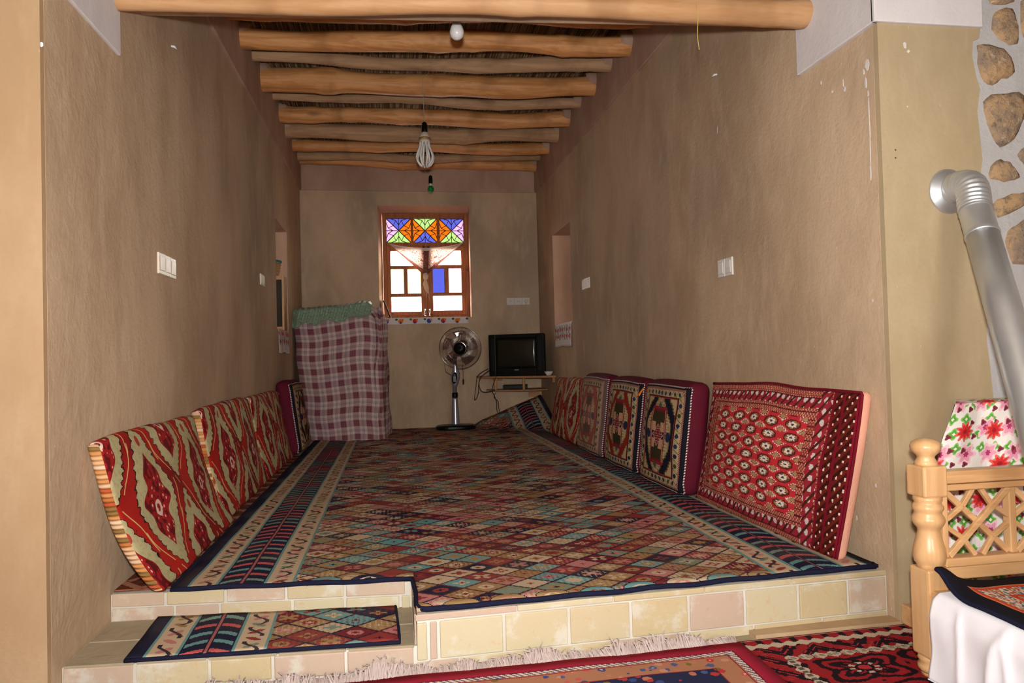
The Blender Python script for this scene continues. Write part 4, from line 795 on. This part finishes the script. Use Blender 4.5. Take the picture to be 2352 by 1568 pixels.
# ================================================================== switches and sockets
def plates(P0, du, nrm, n, label, rocker, group=None, w=.078, hh=.082, mat=m_plate):
    P0, du, nrm = Vector(P0), Vector(du), Vector(nrm); th = thing('switch_plate' if rocker else 'socket_plate', label, 'switch' if rocker else 'socket', tuple(P0)); up = Vector((0, 0, 1))
    for i in range(n):
        c = P0+du*(i-(n-1)/2)*w
        bxp = lambda u0, u1, z0, z1, d0, d1: MB().prism([c+du*u0+up*z0+nrm*d0, c+du*u1+up*z0+nrm*d0, c+du*u1+up*z1+nrm*d0, c+du*u0+up*z1+nrm*d0], nrm*(d1-d0))
        fp = bxp(-w/2+.001, w/2-.001, -hh/2, hh/2, -.002, .009).build('face_plate', mat, th, bevel=.003)
        if rocker: bxp(-.026, .026, -.030, .030, .009, .013).build('rocker', mat, th, bevel=.003)
        else:
            bxp(-.026, .026, -.026, .026, .009, .011).build('socket_well', mat, th, bevel=.002)
            for s in (-1, 1): bxp(s*.0095-.003, s*.0095+.003, -.003, .003, .011, .0118).build('pin_hole', m_hole, th)
    return th
plates(hx(381, 611, XL), (0, 1, 0), (1, 0, 0), 3, 'three gang ivory switch plate above the front damask cushion', True, hh=.09)
plates(hx(601, 643, XL), (0, 1, 0), (1, 0, 0), 2, 'two gang ivory switch plate beside the mirror niche', True)
plates(hx(1347, 651, XR), (0, 1, 0), (-1, 0, 0), 3, 'three gang ivory switch plate beside the empty niche', True, hh=.09)
plates(hx(1668, 614, XR), (0, 1, 0), (-1, 0, 0), 2, 'two gang white switch plate above the medallion cushions', True, hh=.09, mat=m_platew)
sp = hy(1190, 692, YB); plates(sp, (1, 0, 0), (0, -1, 0), 3, 'row of three white wall sockets above the television', False, w=.088, hh=.08, mat=m_platew)
pg = thing('plug_lead', 'white plug and thin lead in the last wall socket', 'plug', (sp.x+.088, YB-.02, sp.z)); MB().lathe([(.019, 0), (.019, .018), (.012, .028)], n=16, X=Matrix.Translation((sp.x+.088, YB-.0125, sp.z)) @ Matrix.Rotation(PI/2, 4, 'X')).build('plug_body', m_platew, pg, smooth=True)
MB().tube([(sp.x+.088, YB-.03, sp.z-.01), (sp.x+.086, YB-.02, sp.z-.08), (sp.x+.092, YB-.012, sp.z-.25), (sp.x+.095, YB-.02, zt+.1)], .003, 6).build('lead', m_cord, pg, smooth=True)
for q, w_, lb in ((hx(393, 105, XL), 1, 'tiny white plaster peg high on the mud wall above the switch'), (hx(1647, 170, XR), -1, 'tiny white plaster peg high on the mud wall above the medallion cushions')):
    tag(MB().tube([q-Vector((w_*.01, 0, 0)), q+Vector((w_*.012, .004, -.002)), q+Vector((w_*.018, .022, -.006))], [.004, .006, .004], 7).build('wall_peg', m_bowl, smooth=True), lb, 'peg')
# ================================================================== hanging lamps
def bulb_prof(r, l): return [(r*.52, 0), (r*.54, -.1*l), (r*.62, -.28*l), (r*.82, -.42*l), (r, -.62*l), (r*.97, -.74*l), (r*.75, -.90*l), (r*.4, -.98*l), (.0, -l)]
def holder(th, x, y, z, s=1.): MB().lathe([(.008*s, .055*s), (.017*s, .045*s), (.019*s, .0), (.018*s, -.022*s)], (x, y, z), 16).build('lamp_holder', m_black, th, smooth=True)
q = hy(1049, 62, 1.15); lb = thing('light_bulb', 'round opal bulb in a black holder under the lintel', 'bulb', tuple(q), 'hanging bulbs'); r = 16.5*(q-CAM).dot(_f)/FPX
MB().lathe(bulb_prof(r, r*3.0), tuple(q+Vector((0, 0, r*1.2))), 28).build('globe', m_opal, lb, smooth=True); holder(lb, q.x, q.y, q.z+r*1.4); MB().tube([(q.x, q.y, q.z+r*1.4+.05), (q.x, q.y, 2.9), (q.x+.01, q.y+.02, 3.03)], .0028, 6).build('cord', m_cord, lb)
q = hy(975, 297, 3.33); s = (q-CAM).dot(_f)/FPX; cf = thing('tube_lamp', 'large lotus shaped white tube lamp on a long cord', 'lamp', tuple(q), 'hanging bulbs'); Z = lambda py: q.z-(py-297)*s
holder(cf, q.x, q.y, Z(297)-.01, 1.2); MB().lathe([(.016, Z(303)), (.033, Z(307)), (.043, Z(315)), (.044, Z(317))], (q.x, q.y, 0), 24).build('ceramic_cap', m_ceram, cf, smooth=True)
MB().lathe([(.0445, Z(317)), (.0445, Z(322))], (q.x, q.y, 0), 24).build('printed_band', m_gold, cf, smooth=True); MB().lathe([(.044, Z(322)), (.043, Z(328)), (.02, Z(329))], (q.x, q.y, 0), 24).build('collar', m_ceram, cf, smooth=True)
for k in range(8):
    a = k*PI/4+.2; pr = [(.034, 327), (.038, 338), (.056, 350), (.066, 361), (.060, 371), (.042, 379), (.024, 382)]; pts = []
    for i in range(len(pr)-1):
        for t in (0, .33, .66): pts.append((lerp(pr[i][0], pr[i+1][0], t), lerp(pr[i][1], pr[i+1][1], t)))
    pts.append(pr[-1]); MB().tube([(q.x+r_*math.cos(a), q.y+r_*math.sin(a), Z(py)) for r_, py in pts], .0085, 8).build('glass_tube', m_cfl, cf, smooth=True)
MB().tube([(q.x, q.y, Z(297)+.05), (q.x-.005, q.y, Z(180)), (q.x+.03, q.y+.03, Z(165))], .0028, 6).build('cord', m_cord, cf)
q = hy(989.5, 434, 5.1); s = (q-CAM).dot(_f)/FPX; gb = thing('light_bulb', 'small green bulb hanging near the window wall', 'bulb', tuple(q), 'hanging bulbs')
MB().lathe([(.008, .036), (.016, .03), (.028, .015), (.0335, -.002), (.030, -.018), (.018, -.031), (.0, -.035)], tuple(q), 24).build('globe', m_green, gb, smooth=True); MB().lathe([(.014, .032), (.0185, .036), (.0185, .055), (.014, .057)], tuple(q), 18).build('neck', m_platew, gb, smooth=True); holder(gb, q.x, q.y, q.z+.078, 1.1); MB().tube([(q.x, q.y, q.z+.13), (q.x-.01, q.y+.02, q.z+.28), (q.x-.012, q.y+.03, 2.93)], .0025, 6).build('cord', m_cord, gb)
cable([hy(1600, 8, YL1-.05), hy(1603, 40, YL1-.055), hy(1602, 80, YL1-.055), hy(1606, 114, YL1-.055)], .0016, 'hanging_thread', 'thin yellow thread hanging from the lintel log', m_yellowthread, 'thread')
# ================================================================== carpet
XC0, XC1 = .20, 2.586; YN_, XN_ = .335, 1.005; TH = .011
lift = lambda x, y: (lambda d: 0 if d <= 0 else .50*d*min(1, d/.12))(((x-1.80)*.764+(y-5.70)*.646))
def front_y(x): return lerp(.012, .075, (x-1.0)/1.6) if x >= XN_ else lerp(.415, .325, (x-.2)/.8)
def czz(x, y):
    return TH+.0025*nz(x*6, y*5)+.002+lift(x, y)
cp_ = thing('carpet', 'large fitted carpet of small coloured lozenges with navy borders', 'carpet', (1.4, 2.9, 0))
XS_ = [lerp(XC0, XN_, k/18) for k in range(19)]+[lerp(XN_, XC1, k/40) for k in range(1, 41)]; YM = .46
def cpart(i0, i1, yf, nv, front):
    def fn(a, b):
        x = XS_[i0+round(a*(i1-i0))]; xe = min(max(x, XN_+1e-6), XC1) if i0 >= 18 else min(x, XN_-1e-6); y0_ = front_y(xe) if front else YM
        y = lerp(y0_, yf, b if front else b**1.3); return Vector((x, y, czz(x, y))), (x-XC0, y)
    return fn
mb = MB(); mb.grid(cpart(0, 58, YB-.02, 90, False), 58, 90); mb.grid(cpart(0, 18, YM, 3, True), 18, 3); mb.grid(cpart(18, 58, YM, 10, True), 40, 10)
mb.weld = True
mb.build('pile', m_carpet, cp_, smooth=True, solid=TH, solid_off=1)
edge = [Vector((XC0, YB-.03, 0))]+[Vector((XC0, lerp(5.7, .44, k/20), 0)) for k in range(21)]+[Vector((lerp(XC0, XN_-.004, k/14), front_y(lerp(XC0, XN_-.004, k/14)), 0)) for k in range(15)]+[Vector((XN_+.004, .18, 0)), Vector((XN_+.002, .06, 0)), Vector((XN_+.012, .02, 0))]+[Vector((lerp(XN_+.03, XC1-.02, k/30), front_y(lerp(XN_+.03, XC1-.02, k/30))-.004+.003*math.sin(k), 0)) for k in range(31)]+[Vector((XC1-.002, .10, 0))]
MB().tube([Vector((p.x, p.y, .009+.002*math.sin(i*1.3))) for i, p in enumerate(edge)], .0085, 7).build('binding', m_navybind, cp_, smooth=True)
sm = thing('step_mat', 'narrow lozenge carpet offcut lying on the low brick step', 'mat', (.55, .2, -.089))
sA, sB, sC, sD = hz(285, 1519, -.085), hz(918, 1476, -.085), hz(908, 1394, -.085), hz(363, 1420, -.085)
def smf(a, b): p = sA.lerp(sB, a).lerp(sD.lerp(sC, a), b); return Vector((p.x, p.y, -.0885+.010+.0015*nz(a*9, b*4))), (a*.80, b*.33+.02)
MB().grid(smf, 30, 12).build('pile', m_stepmat, sm, smooth=True, solid=.009)
MB().tube([Vector((p.x, p.y, -.083)) for p in [sA.lerp(sB, k/12) for k in range(12)]+[sB.lerp(sC, k/6) for k in range(7)]], .0062, 7).build('binding', m_navybind, sm, smooth=True)
bm_ = thing('brown_mat', 'worn brown patterned mat under the front damask cushion', 'mat', (.1, 1., .001))
MB().grid(lambda a, b: (Vector((lerp(.004, .196, a), lerp(.465, 3.9, b), .006)), (a*.2, b*3.4)), 4, 30).build('pile', m_brownmat, bm_, solid=.005); MB().tube([(.004, .463, .004), (.1, .460, .004), (.196, .456, .004)], .004, 6).build('hem', m_brownmat, bm_)
# ================================================================== cushions
def samples(hf, r, n):
    k = [-hf+r*(1-math.cos(PI/2*i/4)) for i in range(4)]; m = [lerp(-hf+r, hf-r, i/n) for i in range(n+1)]; return k+m+[-q for q in reversed(k)]
def cushion_parts(L, H, T, r, n, fn):
    """rounded block; local x along length 0..L, y thickness (front at 0, back at T), z height; returns front / side / back builders"""
    hf = Vector((L/2, T/2, H/2)); S = [samples(hf[i], min(r, hf[i]*.98), n if i != 1 else 4) for i in range(3)]; out = dict(front=MB(), side=MB(), side2=MB(), back=MB(), cap=MB())
    def pt(p):
        q = Vector([max(-(hf[i]-r), min(hf[i]-r, p[i])) if hf[i] > r else 0 for i in range(3)]); d = Vector(p)-q; return q+d.normalized()*r if d.length > 1e-9 else Vector(p)
    for ax, sg in ((1, -1), (1, 1), (0, -1), (0, 1), (2, -1), (2, 1)):
        a1, a2 = [i for i in range(3) if i != ax]; A, Bs = S[a1], S[a2]; nu, nv = len(A)-1, len(Bs)-1
        def g(a, b):
            p = [0, 0, 0]; p[ax] = sg*hf[ax]; p[a1] = A[round(a*nu)]; p[a2] = Bs[round(b*nv)]; raw = Vector(p)+hf; p = pt(p)+hf; cxn, czn = 2*p.x/L-1, 2*p.z/H-1
            if ax == 1: uv = (raw.x, raw.z)
            elif ax == 0: uv = (raw.y, raw.z)
            else: uv = (raw.x, raw.z+raw.y)
            return fn(p, cxn, czn), uv
        (out['front'] if (ax, sg) == (1, -1) else out['back'] if (ax, sg) == (1, 1) else out['side' if sg < 0 else 'side2'] if ax == 0 else out['cap']).grid(g, nu, nv)
    return out
def seat_fn(side, y0, lean, bulge, shear=0., sag=0., wob=.008, seed=0, base=.012, curve=0.):
    xw = XL+.003 if side == 'L' else XR-.003; s = 1 if side == 'L' else -1
    def make(L, H, T):
        def fn(p, cxn, czn):
            t = p.z/H; frontness = 1-p.y/T
            off = (T-p.y)+lean*max(0, 1-t)**1.25+curve*math.sin(PI*t)*-1*(1-t)+bulge*max(0, 1-cxn*cxn)*max(0, 1-czn*czn)*(frontness)+wob*nz(p.x*7+seed, p.z*8+seed)*frontness*max(0, (1-abs(cxn)**4))
            z = base+p.z*math.cos(math.asin(min(.9, lean/H)))-sag*(1-cxn*cxn)*t*0+sag*math.cos(cxn*PI)*t*.5+wob*.8*nz(p.x*5+seed*2, 1)*t
            y = y0+p.x+shear*t; return Vector((xw+s*max(off, .0), y, max(z, base)))
        return fn
    return make
def damask_cushion(side, y0, L, H, T, lean, label, seed, shear=0., curve=0., group='damask back cushions'):
    th = thing('back_cushion', label, 'cushion', ((.12 if side == 'L' else XR-.12), y0+L/2, .012), group)
    o = cushion_parts(L, H, T, min(.035, T*.46), 16, seat_fn(side, y0, lean, .035, shear, .012, .010, seed, curve=curve)(L, H, T))
    o['front'].add(o['cap'].v, o['cap'].f, o['cap'].uv); o['front'].build('cover', m_damask, th, smooth=True); o['side'].build('gusset', m_stripe, th, smooth=True); o['side2'].build('gusset', m_stripe, th, smooth=True); o['back'].build('back_panel', m_stripe, th, smooth=True); return th
damask_cushion('L', .37, 1.08, .545, .045, .150, 'red and cream damask cushion with striped edge beside the step', 1, -.13, .05)
damask_cushion('L', 1.45, 1.16, .555, .05, .110, 'red and cream damask cushion between two others of its kind', 3, -.04, .02)
damask_cushion('L', 2.62, 1.16, .55, .05, .110, 'red and cream damask cushion touching the maroon cushion by the bedding', 5, -.02, .02)
damask_cushion('R', 3.53, 1.12, .555, .075, .10, 'dark red and cream damask cushion below the empty niche', 8, 0., .0)
def medallion_cushion(side, y0, L, H, T, lean, mat, label, seed):
    th = thing('medallion_cushion', label, 'cushion', ((.12 if side == 'L' else XR-.12), y0+L/2, .012), 'medallion back cushions'); F = seat_fn(side, y0, lean, .03, 0, .01, .007, seed)(L, H, T)
    o = cushion_parts(L, H, T, .055, 12, F); mb = MB()
    for k in ('front', 'side', 'side2', 'back', 'cap'): mb.add(o[k].v, o[k].f, o[k].uv)
    mb.build('velvet_cover', m_maroon, th, smooth=True)
    iw, ih = L-.05, H-.05
    def pan(a, b):
        px_, pz_ = .012+iw*a, .020+ih*b; cxn, czn = 2*px_/L-1, 2*pz_/H-1
        def outp(c, hf): d = hf-abs(c); return .055-math.sqrt(max(0, .055**2-(.055-d)**2)) if d < .055 else 0
        rec = outp(px_-L/2, L/2)+outp(pz_-H/2, H/2); return F(Vector((px_, min(rec, .055)-.005, pz_)), cxn, czn), (a*.60, b*.57)
    MB().grid(pan, 24, 24).build('pile_panel', mat, th, smooth=True, solid=.005, solid_off=0)
    lp = [pan(a, b)[0] for a, b in [(0, k/12) for k in range(13)]+[(k/12, 1) for k in range(1, 13)]+[(1, 1-k/12) for k in range(1, 13)]+[(1-k/12, 0) for k in range(1, 13)]]
    MB().tube(lp, .0045, 6).build('twisted_cord', m_twist, th, smooth=True); return th
medallion_cushion('R', 1.34, .66, .60, .13, .075, m_kil_navy, 'maroon cushion with navy and cream medallion panel beside the large crimson cushion', 2)
medallion_cushion('R', 2.06, .66, .60, .13, .075, m_kil_red, 'maroon cushion with red and cream medallion panel, between two of its kind', 4)
medallion_cushion('R', 2.80, .66, .61, .13, .075, m_kil_pale, 'maroon cushion with faded pinkish medallion panel beside the damask cushion', 6)
medallion_cushion('L', 3.84, .66, .61, .13, .075, m_kil_navy, 'maroon cushion with dark medallion panel against the plaid bedding', 9)
oc = hx(1505, 887, 2.41); tag(MB().grid(lambda a, b: (Vector((2.43+.03*b, 2.02+.05*a, .50+.045*b*(1-a*.3)+.006*math.sin(a*5))), (a, b)), 6, 6).build('orange_cloth', m_orange, smooth=True, solid=.004), 'scrap of orange cloth tucked between two medallion cushions', 'cloth')
th = thing('gul_cushion', 'large crimson cushion of repeated guls with a pink lining', 'cushion', (2.53, .7, .012)); L, H, T = 1.18, .605, .05
F = seat_fn('R', .135, .085, .05, -.06, .008, .008, 11)(L, H, T); o = cushion_parts(L, H, T, .022, 18, F)
o['side'].add(o['cap'].v, o['cap'].f, o['cap'].uv); o['side'].add(o['side2'].v, o['side2'].f, o['side2'].uv); o['front'].build('pile_face', m_bokhara, th, smooth=True); o['side'].build('edge_band', m_lining, th, smooth=True); o['back'].build('lining', m_lining, th, smooth=True)
lp = [F(Vector((.004, .006, lerp(.01, H-.01, k/24))), -1, 2*k/24-1) for k in range(25)]+[F(Vector((lerp(.01, L-.01, k/30), .006, H-.003)), 2*k/30-1, 1) for k in range(31)]
MB().tube(lp, .006, 6).build('selvedge', material('crimson_selvedge', h('6e1422'), .9, .1), th, smooth=True)
# ================================================================== outer floor rugs
rr = thing('fringed_rug', 'crimson bordered rug with a pale fringe before the platform', 'rug', (1., -.8, ZLOW))
ra, rb, rc_ = Vector((-.45, -.075, 0)), Vector((2.004, -.056, 0)), Vector((1.96, -1.9, 0))
def rgf(a, b): p = rb.lerp(ra, a)+Vector((-.03, -1.7, 0))*b; return Vector((p.x, p.y, ZLOW+.020+.002*nz(a*20, b*12))), (a*2.45, b*1.7)
MB().grid(rgf, 50, 36).build('pile', m_redrug, rr, smooth=True, solid=.008)
fr = MB(); x = -.4
while x < 1.99:
    cl_ = .75+.55*nz(x*9)+.35*nz(x*31, 2)
    for k in range(4):
        y0_ = lerp(-.074, -.056, (x+.45)/2.45); l = R.uniform(.035, .075); a = R.uniform(-.6, .6); hgt = max(.003, R.uniform(.004, .034)*cl_); pts = [Vector((x+R.uniform(-.004, .004), y0_-.004, ZLOW+.016))]
        pts.append(Vector((x+a*.015+R.uniform(-.008, .008), min(y0_+l*.5, -.012), ZLOW+.014+hgt))); pts.append(Vector((x+a*.035+R.uniform(-.014, .014), min(y0_+l, -.010+R.uniform(-.006, 0)), ZLOW+.008+hgt*R.uniform(.3, 1.4)))); fr.tube(pts, [.0022, .0020, .0009], 4)
    x += .0046
o = fr.build('fringe', m_fringe, rr); o['kind'] = 'stuff'
dr = thing('tribal_rug', 'dark red and black tribal rug partly under the fringed rug', 'rug', (2.3, -.6, ZLOW))
MB().grid(lambda a, b: (Vector((lerp(2.68, 1.55, a), lerp(-.020, -1.7, b)-.02*a, ZLOW+.010)), (a*1.1+.03, b*1.7)), 20, 30).build('pile', m_darkrug, dr, solid=.008); MB().tube([(2.68, -.018, ZLOW+.006), (2.1, -.028, ZLOW+.006), (1.56, -.038, ZLOW+.006)], .005, 6).build('selvedge', m_darkrug, dr)
# ================================================================== wooden bench
YP = -.36; pc = hy(2132, 1200, YP); s = (pc-CAM).dot(_f)/FPX; ZP = lambda py: pc.z-(py-1200)*s; PX = pc.x
ZR = ZLOW+.022
bn = thing('bench', 'low varnished pine bench with turned post and lattice back', 'bench', (PX, YP, ZR)); XE = PX+1.25; hw = .037
B((PX-hw, YP-hw, ZP(1138)), (PX+hw, YP+hw, ZP(1067))).build('post_block', m_pine, bn, bevel=.006); B((PX-hw, YP-hw, ZP(1500)), (PX+hw, YP+hw, ZP(1300))).build('post_block', m_pine, bn, bevel=.006)
pr = [(0., 1006), (18, 1008), (29, 1015), (33, 1025), (30, 1036), (20, 1045), (18, 1050), (23, 1060), (26, 1067)]; MB().lathe([(r*s, ZP(y)) for r, y in reversed(pr)], (PX, YP, 0), 28).build('finial', m_pine, bn, smooth=True)
pr = [(30, 1138), (31, 1146), (27, 1152), (29, 1155), (33, 1161), (33, 1167), (29, 1173), (29, 1178), (34, 1186), (35, 1194), (31, 1203), (24, 1211), (23, 1218), (28, 1238), (33, 1258), (35, 1274), (32, 1288), (27, 1294), (29, 1300)]
MB().lathe([(r*s, ZP(y)) for r, y in reversed(pr)], (PX, YP, 0), 28).build('turned_vase', m_pine, bn, smooth=True)
pr = [(30, 1500), (33, 1508), (28, 1514), (33, 1522), (33, 1530), (26, 1538)]; zb_ = ZP(1538); MB().lathe([(r*s, ZP(y)) for r, y in reversed(pr)]+[], (PX, YP, 0), 28).build('turned_foot', m_pine, bn, smooth=True); MB().lathe([(.028, ZR), (.036, min(zb_-.01, ZR+.03)), (.030, zb_)], (PX, YP, 0), 24).build('leg', m_pine, bn, smooth=True)
for (xx, yy) in ((XE, YP), (PX+.02, -1.30), (XE, -1.30)): MB().lathe([(.028, ZR), (.036, ZR+.06), (.030, ZR+.12), (.035, .085 if yy < -1 else .50)], (xx, yy, 0), 20).build('leg', m_pine, bn, smooth=True)
zr0, zr1 = ZP(1118), ZP(1082); B((PX+hw-.004, YP-.022, zr0+.008), (XE, YP+.022, zr1)).build('top_rail', m_pinex, bn, bevel=.005); B((PX+hw-.004, YP-.028, zr0-.010), (XE, YP+.014, zr0+.007)).build('rail_moulding', m_pinex, bn, bevel=.003)
zl0, zl1 = ZP(1300), ZP(1280); B((PX+hw-.004, YP-.024, zl0), (XE, YP+.02, zl1)).build('lower_rail', m_pinex, bn, bevel=.004)
B((PX+hw-.004, YP-.016, ZP(1322)-.01), (XE, YP+.014, zl0-.002)).build('back_board', m_pinex, bn, bevel=.003)
zt_, zb2 = zr0-.010, zl1; pw = .198; stw = .022; x = PX+hw
B((x-.002, YP-.014, zb2), (x+.016, YP+.012, zt_)).build('stile', m_pine, bn, bevel=.003); x += .016
def slat(p, q, d=0., w_=.017):
    p, q = Vector((p[0], YP-.012+d, p[1])), Vector((q[0], YP-.012+d, q[1])); dv = (q-p).normalized(); n = Vector((-dv.z, 0, dv.x))*w_/2; MB().prism([p-n, q-n, q+n, p+n], (0, .013, 0)).build('lattice_slat', m_pinex, bn, bevel=.002)
while x+pw < XE:
    x0, x1 = x, x+pw; xm, zm = (x0+x1)/2, (zt_+zb2)/2; slat((x0, zb2+.004), (x1, zt_-.004), -.004); slat((x0, zt_-.004), (x1, zb2+.004), .006)
    for sx in (0, 1):
        for sz in (0, 1):
            cx_, cz_ = (x0, x1)[sx], (zb2, zt_)[sz]; dg = (lerp(xm, cx_, .48), lerp(zm, cz_, .48)); slat((xm+(cx_-xm)*.12, cz_), dg, .001, .014); slat((cx_, zm+(cz_-zm)*.12), dg, .001, .014)
    B((x1, YP-.014, zb2), (x1+stw, YP+.012, zt_)).build('stile', m_pine, bn, bevel=.003); x = x1+stw
ZS = .085; B((PX-.03, -1.32, ZS-.03), (XE+.03, YP-.03, ZS)).build('seat_board', m_pinex, bn, bevel=.004); B((PX-.02, -1.31, ZS-.10), (XE, -1.28, ZS-.03)).build('apron', m_pinex, bn, bevel=.003); B((PX-.02, -1.28, ZS-.10), (PX+.01, YP-.04, ZS-.03)).build('apron', m_pinex, bn, bevel=.003)
wk = thing('wood_block', 'short pine offcut on the rug behind the bench post', 'block', (2.62, -.1, ZLOW+.012)); q = hz(2080, 1450, ZLOW+.012); B((2.603, -.085, ZLOW+.0112), (2.650, -.008, ZLOW+.075)).build('block_body', m_pinex, wk, bevel=.003); MB().tube([(2.625, -.0852, ZLOW+.05), (2.625, -.0865, ZLOW+.05)], .004, 8).build('nail_head', m_zinc, wk)
# ---- white cloth over the seat
wc = thing('bench_cloth', 'white cotton cloth hanging down the side of the pine bench', 'cloth', (PX-.04, -.8, ZS)); ye = YP-.055
def wcf(a, b):
    y = lerp(ye, -1.30, a); 
    if b < .25: t = b/.25; return Vector((lerp(PX+.95, PX-.030, t), y, ZS+.004)), (a, b)
    t = (b-.25)/.75; fold = .013*(1-abs(math.sin(a*11+.4*t+.3*math.sin(t*3))))**4+.008*(1-abs(math.sin(a*19+1-.5*t)))**5+.005*nz(a*12, t*3); e = math.exp(-(a/.03)**2); rnd = .012*math.exp(-(t/.04)**2)
    return Vector((PX-.042-(.012+fold)*min(1, t*4)-.012*t+rnd, y-.01*e, ZS+.004-.228*t)), (a, b)
MB().grid(wcf, 110, 40).build('cotton_panel', m_cotton, wc, smooth=True, solid=.002, solid_off=0); MB().tube([wcf(k/110, 1)[0] for k in range(111)], .002, 5).build('hem', m_cotton, wc)
br = thing('bench_rug', 'black bordered woven rug spread on the bench seat', 'rug', (PX+.3, -.8, ZS+.006))
yA = YP-.045
def brf(a, b):
    x = lerp(PX-.038, PX+1.1, a); y = lerp(yA, -1.25, b); c = math.exp(-((a/.05)**2+(b/.09)**2)); return Vector((x+.02*c, y, ZS+.014+.03*c+.018*math.exp(-(b/.05)**2)*math.exp(-((a-.02)/.07)**2)+.002*nz(a*18, b*14))), (a*1.14, b*.84)
MB().grid(brf, 70, 60).build('pile', m_benchrug, br, smooth=True, solid=.007); MB().tube([brf(0, 1-k/50)[0] for k in range(51)]+[brf(k/50, 0)[0] for k in range(51)], .006, 6).build('binding', m_navybind, br, smooth=True)
cu = thing('bench_cushion', 'pink tasselled cushion with a multicolour braid on the bench rug', 'cushion', (PX+.35, -.95, ZS+.018)); q = hz(2349, 1385, ZS+.05); ox, oy = q.x, q.y
o = MB(); N = 20
def cuf(a, b):
    u_, v_ = 2*PI*a, PI*(b-.5); f = lambda c, e: math.copysign(abs(c)**e, c); return Vector((ox+.20+.20*f(math.cos(u_), .5)*f(math.cos(v_), .6), oy-.16+.20*f(math.sin(u_), .5)*f(math.cos(v_), .6), ZS+.020+.05+.05*f(math.sin(v_), .7))), (a, b)
o.grid(cuf, 48, 16).build('cover', m_pinkfab, cu, smooth=True); MB().tube([cuf(k/48, .5)[0] for k in range(49)], .008, 7).build('braid', m_braid, cu, smooth=True)
q = hz(2349, 1428, ZS+.015)
mb = MB()
for k in range(14):
    a = R.uniform(-.018, .018); c = Vector((ox+.010, oy-.33, ZS+.045)); mb.tube([c, c+Vector((-.015+a*.5, a, -.012)), c+Vector((-.030+a*.3, a*1.4, -.024))], .003, 5)
mb.build('tassel', m_pinkfab, cu, smooth=True)
# ================================================================== floral covered chest behind the bench
fb = thing('covered_chest', 'chest covered with a rose print cotton behind the pine bench', 'chest', (2.95, -.17, ZLOW)); yb_ = -.16
a_, b_ = hy(2190, 927, yb_), hy(2152, 1062, yb_); c_ = hy(2180, 1270, yb_)
def flf(a, b):
    t = b; x = lerp(b_.x-.004, 3.55, a) if t < .72 else lerp(lerp(b_.x-.004, a_.x, (t-.72)/.28), 3.55, a); z = lerp(ZLOW+.0, a_.z, t)
    return Vector((x+.006*nz(b*5, 2)*(a < .02), yb_-.012*math.sin(a*26)*(1-t)*.8-.006*nz(a*20, b*6), z)), (a*.86, z)
mb = MB(); mb.grid(flf, 60, 24); mb.grid(lambda a, b: (lambda p: (Vector((p.x+.001+a*.13, lerp(yb_, -.03, a), p.z)), (-a*.18, p.z)))(flf(0, b)[0]), 6, 24); mb.grid(lambda a, b: (Vector((lerp(a_.x+b*.13, 3.55, a), lerp(flf(a, 1)[0].y, -.03, b), a_.z+.006*math.sin(PI*b))), (a*.86, a_.z+b*.13)), 40, 4)
mb.build('print_cover', m_floral, fb, smooth=False); B((a_.x+.14, yb_+.03, ZLOW+.001), (3.5, -.035, a_.z-.02)).build('chest_body', m_shelfwood, fb)
# ================================================================== stove pipe
sp_ = thing('stove_pipe', 'galvanised stove pipe with ribbed elbow leaving the plaster wall', 'pipe', (2.84, -.2, .5)); w0 = hy(2177, 440, 0)
MB().lathe([(.050, 0), (.076, .001), (.078, .004), (.074, .010), (.060, .014), (.052, .022)], n=36, X=Matrix.Translation(w0+Vector((0, .0, 0))) @ Matrix.Rotation(PI/2, 4, 'X')).build('wall_collar', m_zinc, sp_, smooth=True)
e1 = hy(2241, 487, -.14); e2 = hy(2345, 850, -.42); dn = (e2-e1).normalized(); pts = []; rs = []
P0, P1, P2, P3 = w0+Vector((0, -.005, 0)), w0+Vector((.005, -.13, .03)), e1-dn*.07, e1
for k in range(49):
    t = k/48; p = P0*(1-t)**3+P1*3*t*(1-t)**2+P2*3*t*t*(1-t)+P3*t**3; pts.append(p); rs.append(.0475+(.0025 if k % 4 < 2 else -.0015))
MB().tube(pts, rs, 28).build('ribbed_elbow', m_zinc, sp_, smooth=True)
e15 = e1+dn*.10; MB().tube([e1-dn*.012, e1+dn*.002, e15-dn*.012, e15-dn*.008, e15-dn*.004, e15, e15+dn*.004], [.0475, .0478, .0478, .0500, .0482, .0500, .0482], 32).build('joint_sleeve', m_zinc, sp_, smooth=True)
e3 = e1+dn*1.06; MB().tube([e15+dn*.002, e15+dn*.3, e15+dn*.6, e3], .0475, 32).build('long_pipe', m_zinc, sp_, smooth=True)
